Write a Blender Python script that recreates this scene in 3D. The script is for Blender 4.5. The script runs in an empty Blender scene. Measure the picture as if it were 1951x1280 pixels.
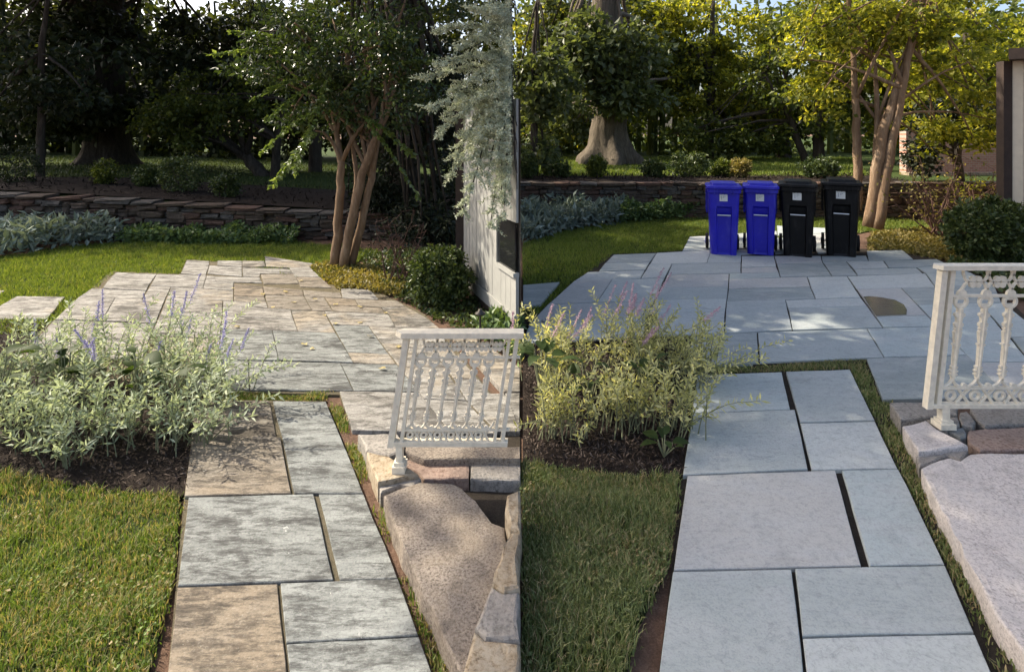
import bpy, math, random
import numpy as np
from mathutils import Vector

# ------------------------------------------------------------------ camera, world, sun, exposure
F, H0, CX, HY = 1060.0, 1.9, 975.5, 250.0          # picture units of a 1951-wide frame; eye height; horizon
scene = bpy.context.scene
C = scene.collection
cam = bpy.data.cameras.new('camera'); cam_o = bpy.data.objects.new('camera', cam); C.objects.link(cam_o)
cam.sensor_width = 36; cam.lens = 36 * F / 1951.0; cam.shift_y = -(640 - HY) / 1951.0
cam.clip_start = 0.05; cam.clip_end = 600
cam_o.location = (0, 0, H0); cam_o.rotation_euler = (math.pi / 2, 0, 0)
scene.camera = cam_o

SUN_EL = math.radians(43); AZ = (-0.924, 0.381)
S = np.array([AZ[0] * math.cos(SUN_EL), AZ[1] * math.cos(SUN_EL), math.sin(SUN_EL)])
world = bpy.data.worlds.new('World'); scene.world = world; world.use_nodes = True
wn = world.node_tree.nodes; bg = wn['Background']
sky = wn.new('ShaderNodeTexSky'); sky.sky_type = 'NISHITA'; sky.sun_disc = False
sky.sun_elevation = SUN_EL; sky.sun_rotation = math.atan2(S[0], S[1]) % (2 * math.pi)
sky.air_density = 0.9; sky.dust_density = 5.0; sky.ozone_density = 0.5
world.node_tree.links.new(sky.outputs[0], bg.inputs[0]); bg.inputs[1].default_value = 0.15
sun = bpy.data.lights.new('sun', 'SUN'); sun.energy = 3.9; sun.angle = math.radians(0.55); sun.color = (1.0, 0.90, 0.74)
sun_o = bpy.data.objects.new('sun', sun); C.objects.link(sun_o)
sun_o.location = tuple(S * 30); sun_o.rotation_euler = Vector(-S).to_track_quat('-Z', 'Y').to_euler()
vs = scene.view_settings
vs.view_transform = 'Standard'; vs.look = 'None'; vs.exposure = 1.18; vs.gamma = 1.0; vs.use_curve_mapping = False

cy = scene.cycles; cy.max_bounces = 5; cy.diffuse_bounces = 3; cy.glossy_bounces = 2; cy.transmission_bounces = 3; cy.transparent_max_bounces = 4
rng = np.random.default_rng(7)
random.seed(7)

# ------------------------------------------------------------------ geometry helpers
def P(px, py, z=0.0):
    Y = F * (H0 - z) / (py - HY)
    return np.array([(px - CX) / F * Y, Y, z])

def Q(px, py, Y):
    return np.array([(px - CX) / F * Y, Y, H0 - (py - HY) / F * Y])

HI = np.array([[1.2871987177524868, 0.06505839185114125, -1248.802308916691],
               [0.21380716766443733, 1.4313927656453953, -270.44247847110165],
               [0.00020559883143271543, 0.0001216982699487844, 1.0]])
HF = np.linalg.inv(HI)

def warp(M, p):
    r = M @ np.array([p[0], p[1], 1.0]); return (r[0] / r[2], r[1] / r[2])

class MB:
    def __init__(self): self.v = []; self.f = []; self.n = 0
    def add(self, v, faces):
        v = np.asarray(v, float).reshape(-1, 3)
        for f in (faces if isinstance(faces, list) else [faces]):
            self.f.append(np.asarray(f, int) + self.n)
        self.v.append(v); self.n += len(v)
    def ngon(self, v, idx):
        self.add(v, [np.array([idx])])
    def box(self, c, s, rot=0.0):
        sx, sy, sz = s[0] / 2, s[1] / 2, s[2] / 2
        v = np.array([[x, y, z] for x in (-sx, sx) for y in (-sy, sy) for z in (-sz, sz)])
        if rot:
            cr, sr = math.cos(rot), math.sin(rot)
            v[:, :2] = v[:, :2] @ np.array([[cr, sr], [-sr, cr]])
        self.add(v + np.array(c), np.array([[0, 1, 3, 2], [4, 6, 7, 5], [0, 4, 5, 1], [2, 3, 7, 6], [0, 2, 6, 4], [1, 5, 7, 3]]))
    def tube(self, pts, rad, sides=8, cap=True, jitter=0.0):
        pts = np.asarray(pts, float); n = len(pts)
        rad = np.ones(n) * rad if np.isscalar(rad) else np.asarray(rad, float)
        V = []
        ref = None
        for i in range(n):
            t = pts[min(i + 1, n - 1)] - pts[max(i - 1, 0)]; t = t / (np.linalg.norm(t) + 1e-9)
            if ref is None:
                ref = np.array([1.0, 0, 0]) if abs(t[0]) < .9 else np.array([0, 1.0, 0])
            a = ref - t * (ref @ t); a /= np.linalg.norm(a) + 1e-9; b = np.cross(t, a); ref = a
            th = np.arange(sides) * 2 * math.pi / sides
            r = rad[i] * (1 + (rng.uniform(-jitter, jitter, sides) if jitter else 0))
            V.append(pts[i] + (np.cos(th) * r)[:, None] * a + (np.sin(th) * r)[:, None] * b)
        V = np.concatenate(V)
        i = np.arange(n - 1)[:, None] * sides; k = np.arange(sides)[None, :]; k2 = (k + 1) % sides
        q = np.stack([i + k, i + k2, i + sides + k2, i + sides + k], -1).reshape(-1, 4)
        fs = [q]
        if cap:
            fs += [np.array([np.arange(sides)[::-1]]), np.array([np.arange(sides) + (n - 1) * sides])]
        self.add(V, fs)
    def lathe(self, prof, c=(0, 0, 0), sides=16):
        prof = np.asarray(prof, float); n = len(prof); th = np.arange(sides) * 2 * math.pi / sides
        V = np.concatenate([np.stack([np.cos(th) * r, np.sin(th) * r, np.full(sides, z)], -1) for r, z in prof]) + np.array(c)
        i = np.arange(n - 1)[:, None] * sides; k = np.arange(sides)[None, :]; k2 = (k + 1) % sides
        q = np.stack([i + k, i + k2, i + sides + k2, i + sides + k], -1).reshape(-1, 4)
        self.add(V, [q, np.array([np.arange(sides)[::-1]]), np.array([np.arange(sides) + (n - 1) * sides])])
    def extrude(self, poly, y0, y1):
        """polygon in x,z extruded along y"""
        poly = np.asarray(poly, float); n = len(poly)
        a = np.column_stack([poly[:, 0], np.full(n, y0), poly[:, 1]]); b = np.column_stack([poly[:, 0], np.full(n, y1), poly[:, 1]])
        k = np.arange(n); k2 = (k + 1) % n
        self.add(np.concatenate([a, b]), [np.stack([k, k2, k2 + n, k + n], -1), np.array([k[::-1]]), np.array([k + n])])
    def mesh(self, name, shift=None, smooth=False):
        v = np.concatenate(self.v) if self.v else np.zeros((0, 3))
        if shift is not None: v = v - np.asarray(shift)
        me = bpy.data.meshes.new(name)
        me.vertices.add(len(v)); me.vertices.foreach_set('co', v.astype(np.float32).ravel())
        loops = np.concatenate([f.ravel() for f in self.f]); tot = np.concatenate([np.full(len(f), f.shape[1]) for f in self.f])
        me.loops.add(len(loops)); me.loops.foreach_set('vertex_index', loops.astype(np.int32))
        me.polygons.add(len(tot)); st = np.concatenate([[0], np.cumsum(tot)[:-1]])
        me.polygons.foreach_set('loop_start', st.astype(np.int32))
        me.update(calc_edges=True); me.validate()
        me.polygons.foreach_set('use_smooth', np.full(len(me.polygons), bool(smooth)))
        return me
    def build(self, name, mat, parent=None, loc=None, smooth=False):
        me = self.mesh(name, loc, smooth)
        if mat: me.materials.append(mat)
        o = bpy.data.objects.new(name, me); C.objects.link(o)
        if loc is not None: o.location = tuple(loc)
        if parent is not None:
            o.parent = parent
            if loc is None: o.location = tuple(-np.array(parent.location))
            else: o.location = tuple(np.array(loc) - np.array(parent.location))
        return o

def tag(o, label=None, cat=None, group=None, kind=None):
    if label: o['label'] = label
    if cat: o['category'] = cat
    if group: o['group'] = group
    if kind: o['kind'] = kind
    return o

def thing(name, label, cat, loc=(0, 0, 0), group=None):
    o = bpy.data.objects.new(name, None); C.objects.link(o); o.location = tuple(float(a) for a in loc); o.empty_display_size = .2
    return tag(o, label, cat, group)

def inside(pts, poly):
    poly = np.asarray(poly)[:, :2]; x, y = pts[:, 0], pts[:, 1]; r = np.zeros(len(pts), bool); j = len(poly) - 1
    for i in range(len(poly)):
        xi, yi = poly[i]; xj, yj = poly[j]
        c = ((yi > y) != (yj > y)) & (x < (xj - xi) * (y - yi) / (yj - yi + 1e-12) + xi); r ^= c; j = i
    return r

def area(poly):
    p = np.asarray(poly); x, y = p[:, 0], p[:, 1]
    return .5 * np.sum(x * np.roll(y, -1) - np.roll(x, -1) * y)

def offset(poly, d):
    p = np.asarray(poly, float)[:, :2]
    if area(p) < 0: p = p[::-1]
    n = len(p); out = []
    for i in range(n):
        a, b, c = p[i - 1], p[i], p[(i + 1) % n]
        e1 = (b - a) / (np.linalg.norm(b - a) + 1e-9); e2 = (c - b) / (np.linalg.norm(c - b) + 1e-9)
        n1 = np.array([-e1[1], e1[0]]); n2 = np.array([-e2[1], e2[0]])
        m = n1 + n2; m /= max(np.linalg.norm(m), 1e-6); k = d / max(m @ n1, .35)
        out.append(b + m * k)
    return np.array(out)

def sample(poly, n):
    """about n random points in a polygon"""
    p = np.asarray(poly)[:, :2]; lo, hi = p.min(0), p.max(0)
    ratio = abs(area(p)) / max((hi - lo).prod(), 1e-9)
    q = rng.uniform(lo, hi, (int(n / max(ratio, .02)), 2))
    return q[inside(q, p)]

def vnoise(x, y, s, seed=0):
    """cheap smooth value noise"""
    r = np.random.default_rng(seed); T = r.random((64, 64)); x = np.asarray(x) / s + 1000; y = np.asarray(y) / s + 1000
    i, j = np.floor(x).astype(int), np.floor(y).astype(int); u, v = x - i, y - j; u = u * u * (3 - 2 * u); v = v * v * (3 - 2 * v)
    g = lambda a, b: T[a % 64, b % 64]
    return (g(i, j) * (1 - u) + g(i + 1, j) * u) * (1 - v) + (g(i, j + 1) * (1 - u) + g(i + 1, j + 1) * u) * v

def norm(a): return a / (np.linalg.norm(a, axis=-1, keepdims=True) + 1e-9)

def add_leaves(mb, pos, L, W, dirs=None, up=.5, spread=1.0, fold=.12, curl=0.0):
    n = len(pos)
    if n == 0: return
    d = rng.normal(size=(n, 3)) * spread
    if dirs is not None: d = d + dirs
    d = norm(d)
    nr = rng.normal(size=(n, 3)) + np.array([0, 0, up * 2]); s = norm(np.cross(nr, d)); nr = np.cross(d, s)
    l = (L * rng.uniform(.65, 1.25, n))[:, None]; w = (W * rng.uniform(.7, 1.2, n))[:, None]
    m = pos + d * l * .45
    v = np.stack([pos, m + s * w * .5 + nr * w * fold, pos + d * l - nr * l * curl, m - s * w * .5 + nr * w * fold], 1).reshape(-1, 3)
    b = np.arange(n)[:, None] * 4
    mb.add(v, np.concatenate([b + np.array([[0, 1, 2]]), b + np.array([[0, 2, 3]])]))

def add_blades(mb, xy, z, h, w, lean=.6, two=True):
    n = len(xy)
    if n == 0: return
    p = np.column_stack([xy, np.ones(n) * z])
    th = rng.uniform(0, 2 * math.pi, n); s = np.stack([np.cos(th), np.sin(th), np.zeros(n)], -1)
    ph = rng.uniform(0, 2 * math.pi, n); ln = np.stack([np.cos(ph), np.sin(ph), np.zeros(n)], -1) * (rng.uniform(.1, 1, n) * lean)[:, None]
    hh = (h * rng.uniform(.45, 1.2, n) * (.55 + .95 * vnoise(xy[:, 0], xy[:, 1], .13, 44)))[:, None]; ww = (w * rng.uniform(.7, 1.3, n))[:, None]
    up = np.array([0, 0, 1.0])
    if two:
        mid = p + up * hh * .6 + ln * hh * .3; tip = p + up * hh * .9 + ln * hh
        v = np.stack([p - s * ww / 2, p + s * ww / 2, mid + s * ww * .4, mid - s * ww * .4, tip], 1).reshape(-1, 3); b = np.arange(n)[:, None] * 5
        mb.add(v, [b + np.array([[0, 1, 2, 3]]), b + np.array([[3, 2, 4]])])
    else:
        v = np.stack([p - s * ww / 2, p + s * ww / 2, p + up * hh + ln * hh], 1).reshape(-1, 3); b = np.arange(n)[:, None] * 3
        mb.add(v, b + np.array([[0, 1, 2]]))

# ------------------------------------------------------------------ materials
def mat(name):
    m = bpy.data.materials.new(name); m.use_nodes = True
    nt = m.node_tree; b = nt.nodes['Principled BSDF']
    return m, nt, b

def node(nt, t, **kw):
    n = nt.nodes.new(t)
    for k, v in kw.items():
        if k.startswith('i_'): n.inputs[k[2:].replace('_', ' ')].default_value = v
        else: setattr(n, k, v)
    return n

def ramp(nt, src, stops, interp='LINEAR'):
    r = nt.nodes.new('ShaderNodeValToRGB'); r.color_ramp.interpolation = interp; e = r.color_ramp.elements
    while len(e) < len(stops): e.new(.5)
    for el, (p, c) in zip(e, stops):
        el.position = p; el.color = (*c, 1) if len(c) == 3 else c
    nt.links.new(src, r.inputs[0]); return r.outputs[0]

def mix(nt, fac, a, b, blend='MIX'):
    m = nt.nodes.new('ShaderNodeMix'); m.data_type = 'RGBA'; m.blend_type = blend
    for s, v in ((m.inputs[0], fac), (m.inputs[6], a), (m.inputs[7], b)):
        if hasattr(v, 'is_linked'): nt.links.new(v, s)
        elif isinstance(v, (tuple, list)): s.default_value = (*v, 1) if len(v) == 3 else v
        else: s.default_value = v
    return m.outputs[2]

def coords(nt, scale=(1, 1, 1), rot=0.0, rand=0.0):
    g = nt.nodes.new('ShaderNodeNewGeometry'); mp = nt.nodes.new('ShaderNodeMapping')
    mp.inputs['Scale'].default_value = scale; mp.inputs['Rotation'].default_value = (0, 0, rot)
    src = g.outputs['Position']
    if rand:
        oi = nt.nodes.new('ShaderNodeObjectInfo'); a = nt.nodes.new('ShaderNodeVectorMath'); a.operation = 'MULTIPLY_ADD'
        a.inputs[1].default_value = (rand, rand * .7, rand * 1.3)
        nt.links.new(oi.outputs['Random'], a.inputs[0]); nt.links.new(src, a.inputs[2]); src = a.outputs[0]
    nt.links.new(src, mp.inputs['Vector']); return mp.outputs[0]

def noise(nt, vec, scale, detail=6, rough=.6, dist=0.0):
    n = nt.nodes.new('ShaderNodeTexNoise'); n.inputs['Scale'].default_value = scale; n.inputs['Detail'].default_value = detail
    n.inputs['Roughness'].default_value = rough; n.inputs['Distortion'].default_value = dist; nt.links.new(vec, n.inputs['Vector']); return n.outputs['Fac']

def bump(nt, b, h, strength=.3, dist=.01):
    bp = nt.nodes.new('ShaderNodeBump'); bp.inputs['Strength'].default_value = strength; bp.inputs['Distance'].default_value = dist
    nt.links.new(h, bp.inputs['Height']); nt.links.new(bp.outputs[0], b.inputs['Normal'])

def leaf_mat(name, stops, trans=.35, rough=.5, spec=.35, tint=(1.25, 1.2, .5)):
    m, nt, b = mat(name)
    g = nt.nodes.new('ShaderNodeNewGeometry')
    n = noise(nt, coords(nt), .7, 2)
    a = nt.nodes.new('ShaderNodeMath'); a.operation = 'MULTIPLY_ADD'; a.inputs[1].default_value = .5; nt.links.new(n, a.inputs[0])
    mm = nt.nodes.new('ShaderNodeMath'); mm.operation = 'MULTIPLY_ADD'; mm.inputs[1].default_value = .75; mm.inputs[2].default_value = -.12
    nt.links.new(g.outputs['Random Per Island'], mm.inputs[0]); nt.links.new(mm.outputs[0], a.inputs[2])
    col = ramp(nt, a.outputs[0], stops)
    nt.links.new(col, b.inputs['Base Color']); b.inputs['Roughness'].default_value = rough; b.inputs['Specular IOR Level'].default_value = spec
    t = nt.nodes.new('ShaderNodeBsdfTranslucent')
    tc = mix(nt, 1.0, col, tint, 'MULTIPLY'); nt.links.new(tc, t.inputs['Color'])
    ms = nt.nodes.new('ShaderNodeMixShader'); ms.inputs[0].default_value = trans
    nt.links.new(b.outputs[0], ms.inputs[1]); nt.links.new(t.outputs[0], ms.inputs[2])
    nt.links.new(ms.outputs[0], nt.nodes['Material Output'].inputs[0]); return m

def plain(name, col, rough=.6, var=.25, scale=12, metal=0.0, spec=.4, bs=.2, bd=.004):
    m, nt, b = mat(name); v = coords(nt); n = noise(nt, v, scale, 6, .6)
    c0 = tuple(max(0, c * (1 - var)) for c in col); c1 = tuple(min(1, c * (1 + var)) for c in col)
    nt.links.new(ramp(nt, n, [(.3, c0), (.7, c1)]), b.inputs['Base Color'])
    b.inputs['Roughness'].default_value = rough; b.inputs['Metallic'].default_value = metal; b.inputs['Specular IOR Level'].default_value = spec
    if bs: bump(nt, b, noise(nt, v, scale * 4, 6), bs, bd)
    return m

def ledges(nt, vec, scale, inc, dist=.8):
    n = noise(nt, vec, scale, 7, .55, dist); m = nt.nodes.new('ShaderNodeMath'); m.operation = 'SNAP'; m.inputs[1].default_value = inc; nt.links.new(n, m.inputs[0])
    d = nt.nodes.new('ShaderNodeMath'); d.operation = 'SUBTRACT'; nt.links.new(n, d.inputs[0]); nt.links.new(m.outputs[0], d.inputs[1])
    q = nt.nodes.new('ShaderNodeMath'); q.operation = 'DIVIDE'; q.inputs[1].default_value = inc; nt.links.new(d.outputs[0], q.inputs[0])
    return m.outputs[0], q.outputs[0]       # stepped height, position within the step

def stone_old(name, light, mid, dark, tan, tanw):
    m, nt, b = mat(name)
    v = coords(nt, (1, 3.6, 1), .07, 37); v2 = coords(nt, (1, 1, 1), 0, 19)
    a = noise(nt, v, 2.6, 12, .72, .35); s = noise(nt, v, 14, 10, .78, .2); big = noise(nt, v2, 1.9, 8, .65, .3); fine = noise(nt, v2, 95, 6, .8)
    oi = nt.nodes.new('ShaderNodeObjectInfo')
    base = mix(nt, ramp(nt, a, [(.36, (0, 0, 0)), (.62, (1, 1, 1))]), mid, light)
    t = nt.nodes.new('ShaderNodeMath'); t.operation = 'MULTIPLY_ADD'; t.inputs[1].default_value = .5; nt.links.new(oi.outputs['Random'], t.inputs[0]); nt.links.new(big, t.inputs[2])
    base = mix(nt, ramp(nt, t.outputs[0], [(tanw, (0, 0, 0)), (min(1, tanw + .25), (.8, .8, .8))]), base, tan)
    # grime: dark blotches broken up by a finer grain
    gr = mix(nt, .45, noise(nt, v, 4.3, 10, .7, .5), s)
    base = mix(nt, ramp(nt, gr, [(.40, (.95, .95, .95)), (.47, (.55, .55, .55)), (.53, (.0, .0, .0))]), base, dark)
    base = mix(nt, ramp(nt, fine, [(.34, (.5, .5, .5)), (.5, (0, 0, 0))]), base, dark)
    base = mix(nt, ramp(nt, fine, [(.56, (0, 0, 0)), (.72, (.35, .35, .35))]), base, (.6, .58, .52))
    st = mix(nt, .4, noise(nt, v2, 1.5, 9, .66, .6), gr)
    base = mix(nt, ramp(nt, st, [(.41, (.85, .85, .85)), (.48, (0, 0, 0))]), base, tuple(c * 1.15 for c in dark))
    li = noise(nt, v2, 15, 3, .6, 2)
    base = mix(nt, ramp(nt, li, [(.72, (0, 0, 0)), (.75, (.55, .55, .55))]), base, (.6, .6, .56))
    nt.links.new(base, b.inputs['Base Color']); b.inputs['Roughness'].default_value = .85; b.inputs['Specular IOR Level'].default_value = .2
    st_h, st_q = ledges(nt, v, 2.1, .085)
    base = mix(nt, ramp(nt, st_q, [(0.0, (.55, .55, .55)), (.10, (0, 0, 0))]), base, dark)  # shade at the cleft steps painted as dark lines
    nt.links.new(base, b.inputs['Base Color'])
    bump(nt, b, mix(nt, .55, mix(nt, .35, mix(nt, .5, a, s), fine), st_h), .9, .016); return m

def stone_new(name):
    m, nt, b = mat(name)
    v = coords(nt, (1, 2.6, 1), .08, 41); v2 = coords(nt, (1, 1, 1), 0, 23)
    a = noise(nt, v, 2.4, 10, .66, .5); s = noise(nt, v2, 30, 8, .75); big = noise(nt, v2, 2.2, 9, .68, .4); fine = noise(nt, v2, 110, 5, .75)
    oi = nt.nodes.new('ShaderNodeObjectInfo')
    col = ramp(nt, oi.outputs['Random'], [(0, (.385, .42, .405)), (.18, (.48, .505, .48)), (.34, (.45, .445, .42)), (.5, (.41, .46, .45)), (.64, (.30, .335, .32)), (.8, (.49, .52, .495)), (.92, (.365, .41, .395))], 'CONSTANT')
    col = mix(nt, ramp(nt, a, [(.45, (0, 0, 0)), (.62, (.5, .5, .5))]), col, (.47, .485, .475))
    col = mix(nt, ramp(nt, big, [(.55, (0, 0, 0)), (.72, (.55, .55, .55))]), col, (.25, .255, .245))
    col = mix(nt, ramp(nt, s, [(.32, (.4, .4, .4)), (.5, (0, 0, 0))]), col, (.17, .18, .19))
    col = mix(nt, ramp(nt, fine, [(.34, (.35, .35, .35)), (.5, (0, 0, 0))]), col, (.15, .16, .17))
    nt.links.new(col, b.inputs['Base Color']); b.inputs['Roughness'].default_value = .7; b.inputs['Specular IOR Level'].default_value = .25
    st_h, st_q = ledges(nt, v, 1.8, .10, .7)
    col = mix(nt, ramp(nt, st_q, [(0.0, (.32, .32, .32)), (.07, (.08, .08, .08)), (.3, (0, 0, 0))]), col, (.17, .185, .19))  # dark lines paint the step shade that the bump barely shows
    nt.links.new(col, b.inputs['Base Color'])
    bump(nt, b, mix(nt, .5, mix(nt, .4, mix(nt, .35, a, s), fine), st_h), 1.0, .02); return m

def granite(name, a, bcol, dark, scale=55, patch=(.4, .36, .3)):
    m, nt, b = mat(name); v = coords(nt, (1, 1, 1), 0, 11)
    n = noise(nt, v, scale, 5, .75); big = noise(nt, v, 4, 6, .6, .5); vo = nt.nodes.new('ShaderNodeTexVoronoi'); vo.inputs['Scale'].default_value = scale * 1.6; nt.links.new(v, vo.inputs['Vector'])
    col = ramp(nt, n, [(.34, dark), (.46, a), (.58, bcol), (.72, a)])
    col = mix(nt, ramp(nt, vo.outputs['Distance'], [(.1, (.5, .5, .5)), (.3, (0, 0, 0))]), col, bcol)
    col = mix(nt, ramp(nt, big, [(.45, (0, 0, 0)), (.7, (.55, .55, .55))]), col, patch)
    nt.links.new(col, b.inputs['Base Color']); b.inputs['Roughness'].default_value = .85; b.inputs['Specular IOR Level'].default_value = .2
    h2 = noise(nt, v, 9, 8, .7, .3)
    col = mix(nt, ramp(nt, h2, [(.36, (.45, .45, .45)), (.5, (0, 0, 0))]), col, dark); nt.links.new(col, b.inputs['Base Color'])
    bump(nt, b, mix(nt, .5, mix(nt, .4, n, big), h2), .9, .02); return m

def soil_mat(name, stops, scale=9):
    m, nt, b = mat(name); v = coords(nt); n = noise(nt, v, scale, 9, .75); n2 = noise(nt, v, scale * 8, 6, .7)
    nt.links.new(ramp(nt, mix(nt, .4, n, n2), stops), b.inputs['Base Color']); b.inputs['Roughness'].default_value = .95; b.inputs['Specular IOR Level'].default_value = .1
    bump(nt, b, mix(nt, .5, n, n2), .8, .03); return m

def grass_mat(name, stops, dry, drow=(.55, .72), trans=.3):
    m, nt, b = mat(name); g = nt.nodes.new('ShaderNodeNewGeometry')
    col = ramp(nt, g.outputs['Random Per Island'], stops)
    v = coords(nt); n = noise(nt, v, 1.7, 5, .65)
    sep = mix(nt, .45, n, g.outputs['Random Per Island'])
    col = mix(nt, ramp(nt, sep, [(drow[0], (0, 0, 0)), (drow[1], (1, 1, 1))]), col, dry)
    nt.links.new(col, b.inputs['Base Color']); b.inputs['Roughness'].default_value = .55; b.inputs['Specular IOR Level'].default_value = .3
    t = nt.nodes.new('ShaderNodeBsdfTranslucent'); nt.links.new(mix(nt, 1.0, col, (1.2, 1.15, .5), 'MULTIPLY'), t.inputs['Color'])
    ms = nt.nodes.new('ShaderNodeMixShader'); ms.inputs[0].default_value = trans
    nt.links.new(b.outputs[0], ms.inputs[1]); nt.links.new(t.outputs[0], ms.inputs[2]); nt.links.new(ms.outputs[0], nt.nodes['Material Output'].inputs[0]); return m

M = {}
M['old'] = stone_old('weathered bluestone', (.345, .335, .31), (.21, .198, .175), (.06, .056, .05), (.32, .27, .20), .85)
M['old_tan'] = stone_old('rust stained bluestone', (.275, .25, .21), (.18, .157, .125), (.055, .047, .038), (.24, .195, .14), .66)
M['old_grey'] = stone_old('grey weathered bluestone', (.265, .28, .268), (.17, .18, .172), (.05, .05, .048), (.30, .27, .22), 1.1)
M['new'] = stone_new('cleaned bluestone')
M['wet'], _nt, _b = mat('wet bluestone'); _b.inputs['Base Color'].default_value = (.13, .13, .105, 1); _b.inputs['Roughness'].default_value = .16; _b.inputs['Specular IOR Level'].default_value = .6
bump(_nt, _b, noise(_nt, coords(_nt), 18, 4), .12, .004)
M['granite_tan'] = granite('tan weathered granite', (.20, .168, .138), (.33, .285, .235), (.07, .057, .048), 85, (.25, .205, .15))
M['granite_pink'] = granite('pale pink granite', (.50, .45, .41), (.66, .60, .555), (.24, .22, .205), 95, (.50, .47, .44))
M['field_tan'] = granite('tan fieldstone', (.31, .25, .17), (.38, .33, .25), (.12, .09, .06), 34, (.28, .20, .115))
M['field_grey'] = granite('grey fieldstone', (.25, .232, .205), (.34, .315, .28), (.11, .10, .088), 60, (.28, .25, .215))
M['field_red'] = granite('reddish fieldstone', (.25, .175, .14), (.33, .25, .205), (.12, .08, .065), 50, (.27, .21, .17))
M['field_slate'] = granite('dark slate', (.16, .17, .165), (.22, .23, .22), (.08, .085, .08), 30, (.2, .2, .19))
M['wall_a'] = granite('brown wall stone', (0.073, 0.056, 0.044), (0.103, 0.081, 0.063), (0.042, 0.032, 0.024), 16, (0.101, 0.072, 0.054))
M['wall_b'] = granite('grey wall stone', (0.081, 0.073, 0.066), (0.110, 0.100, 0.088), (0.049, 0.044, 0.039), 16, (0.104, 0.094, 0.079))
M['wall_c'] = granite('red wall stone', (0.093, 0.056, 0.042), (0.122, 0.081, 0.061), (0.049, 0.030, 0.022), 16, (0.119, 0.072, 0.054))
M['mortar'] = plain('old mortar', (.17, .15, .125), .95, .3, 20)
M['soil_red'] = soil_mat('red clay soil', [(.3, (.075, .047, .033)), (.5, (.15, .095, .068)), (.7, (.24, .165, .12))], 14)
M['soil'] = soil_mat('dark joint soil', [(.3, (.02, .018, .014)), (.55, (.06, .05, .04)), (.75, (.11, .09, .07))], 25)
M['sand'] = soil_mat('mossy joint sand', [(.3, (.07, .065, .04)), (.55, (.17, .145, .10)), (.75, (.28, .24, .17))], 25)
M['mulch'] = soil_mat('dark bark mulch', [(.3, (.012, .009, .008)), (.55, (.034, .026, .021)), (.75, (.07, .055, .045))], 22)
M['chip'] = leaf_mat('bark chips', [(.2, (.02, .015, .013)), (.6, (.07, .053, .044)), (.95, (.17, .135, .11))], 0.0, .9, .1)
M['turf'] = soil_mat('turf underlayer', [(.3, (.022, .03, .012)), (.55, (.045, .06, .02)), (.75, (.09, .085, .035))], 12)
M['turf_far'] = soil_mat('distant turf', [(.3, (.025, .04, .012)), (.55, (.045, .066, .018)), (.75, (.07, .09, .026))], 6)
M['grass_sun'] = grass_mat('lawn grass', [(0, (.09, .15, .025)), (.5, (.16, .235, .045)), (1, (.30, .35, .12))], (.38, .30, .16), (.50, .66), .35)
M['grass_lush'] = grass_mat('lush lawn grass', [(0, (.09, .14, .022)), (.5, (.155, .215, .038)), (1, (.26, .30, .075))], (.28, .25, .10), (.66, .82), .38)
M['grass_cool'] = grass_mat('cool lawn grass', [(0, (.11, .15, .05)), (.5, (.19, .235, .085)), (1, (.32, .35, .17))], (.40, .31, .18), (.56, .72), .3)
M['grass_shade'] = grass_mat('grass darkened for shade', [(0, (.03, .05, .012)), (.5, (.055, .08, .02)), (1, (.10, .12, .035))], (.10, .09, .04), (.66, .82), .25)  # shade of the left upper lawn put into the colour
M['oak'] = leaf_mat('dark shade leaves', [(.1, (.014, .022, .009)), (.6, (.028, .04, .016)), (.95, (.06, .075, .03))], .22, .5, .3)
M['oak_mid'] = leaf_mat('lit blue green leaves', [(.1, (.06, .08, .035)), (.6, (.11, .14, .06)), (.95, (.19, .22, .08))], .45, .42, .4)  # brighter copy of the shade leaves, coloured for sunlit trees
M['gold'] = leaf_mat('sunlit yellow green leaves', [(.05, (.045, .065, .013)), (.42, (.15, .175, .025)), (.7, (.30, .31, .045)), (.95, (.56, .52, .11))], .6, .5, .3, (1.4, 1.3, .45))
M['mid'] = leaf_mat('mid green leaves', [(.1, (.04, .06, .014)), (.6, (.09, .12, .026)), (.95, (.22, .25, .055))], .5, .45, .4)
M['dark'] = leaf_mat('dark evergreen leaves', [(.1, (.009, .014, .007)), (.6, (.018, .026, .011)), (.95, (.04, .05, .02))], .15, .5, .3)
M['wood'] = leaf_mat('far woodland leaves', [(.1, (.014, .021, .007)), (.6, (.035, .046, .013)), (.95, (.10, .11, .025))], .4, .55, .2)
M['myrtle'] = leaf_mat('sunlit glossy myrtle leaves', [(.1, (.09, .14, .035)), (.6, (.15, .215, .06)), (.95, (.25, .31, .11))], .45, .28, .8)  # sunlight put into the colour; the next entry is the shaded copy
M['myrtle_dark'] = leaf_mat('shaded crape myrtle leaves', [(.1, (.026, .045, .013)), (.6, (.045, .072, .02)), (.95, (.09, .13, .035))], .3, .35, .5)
M['spruce'] = leaf_mat('blue spruce needles', [(.1, (.28, .32, .23)), (.6, (.46, .50, .37)), (.95, (.66, .68, .52))], .25, .6, .3, (1, 1, .8))
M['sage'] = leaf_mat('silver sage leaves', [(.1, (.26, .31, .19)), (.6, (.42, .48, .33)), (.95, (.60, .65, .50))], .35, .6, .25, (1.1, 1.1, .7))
M['sage_lit'] = leaf_mat('golden lit sage leaves', [(.1, (.30, .32, .15)), (.6, (.50, .51, .28)), (.95, (.70, .69, .43))], .5, .6, .25, (1.3, 1.2, .5))  # golden sunlight on the sage is put into this colour
M['flower'] = leaf_mat('lavender flowers', [(.1, (.27, .25, .42)), (.6, (.40, .37, .58)), (.95, (.55, .52, .70))], .3, .7, .2, (1, 1, 1))
M['flower_pink'] = leaf_mat('pink lavender flowers', [(.1, (.45, .30, .36)), (.6, (.60, .42, .48)), (.95, (.72, .58, .60))], .3, .7, .2, (1, 1, 1))
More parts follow.
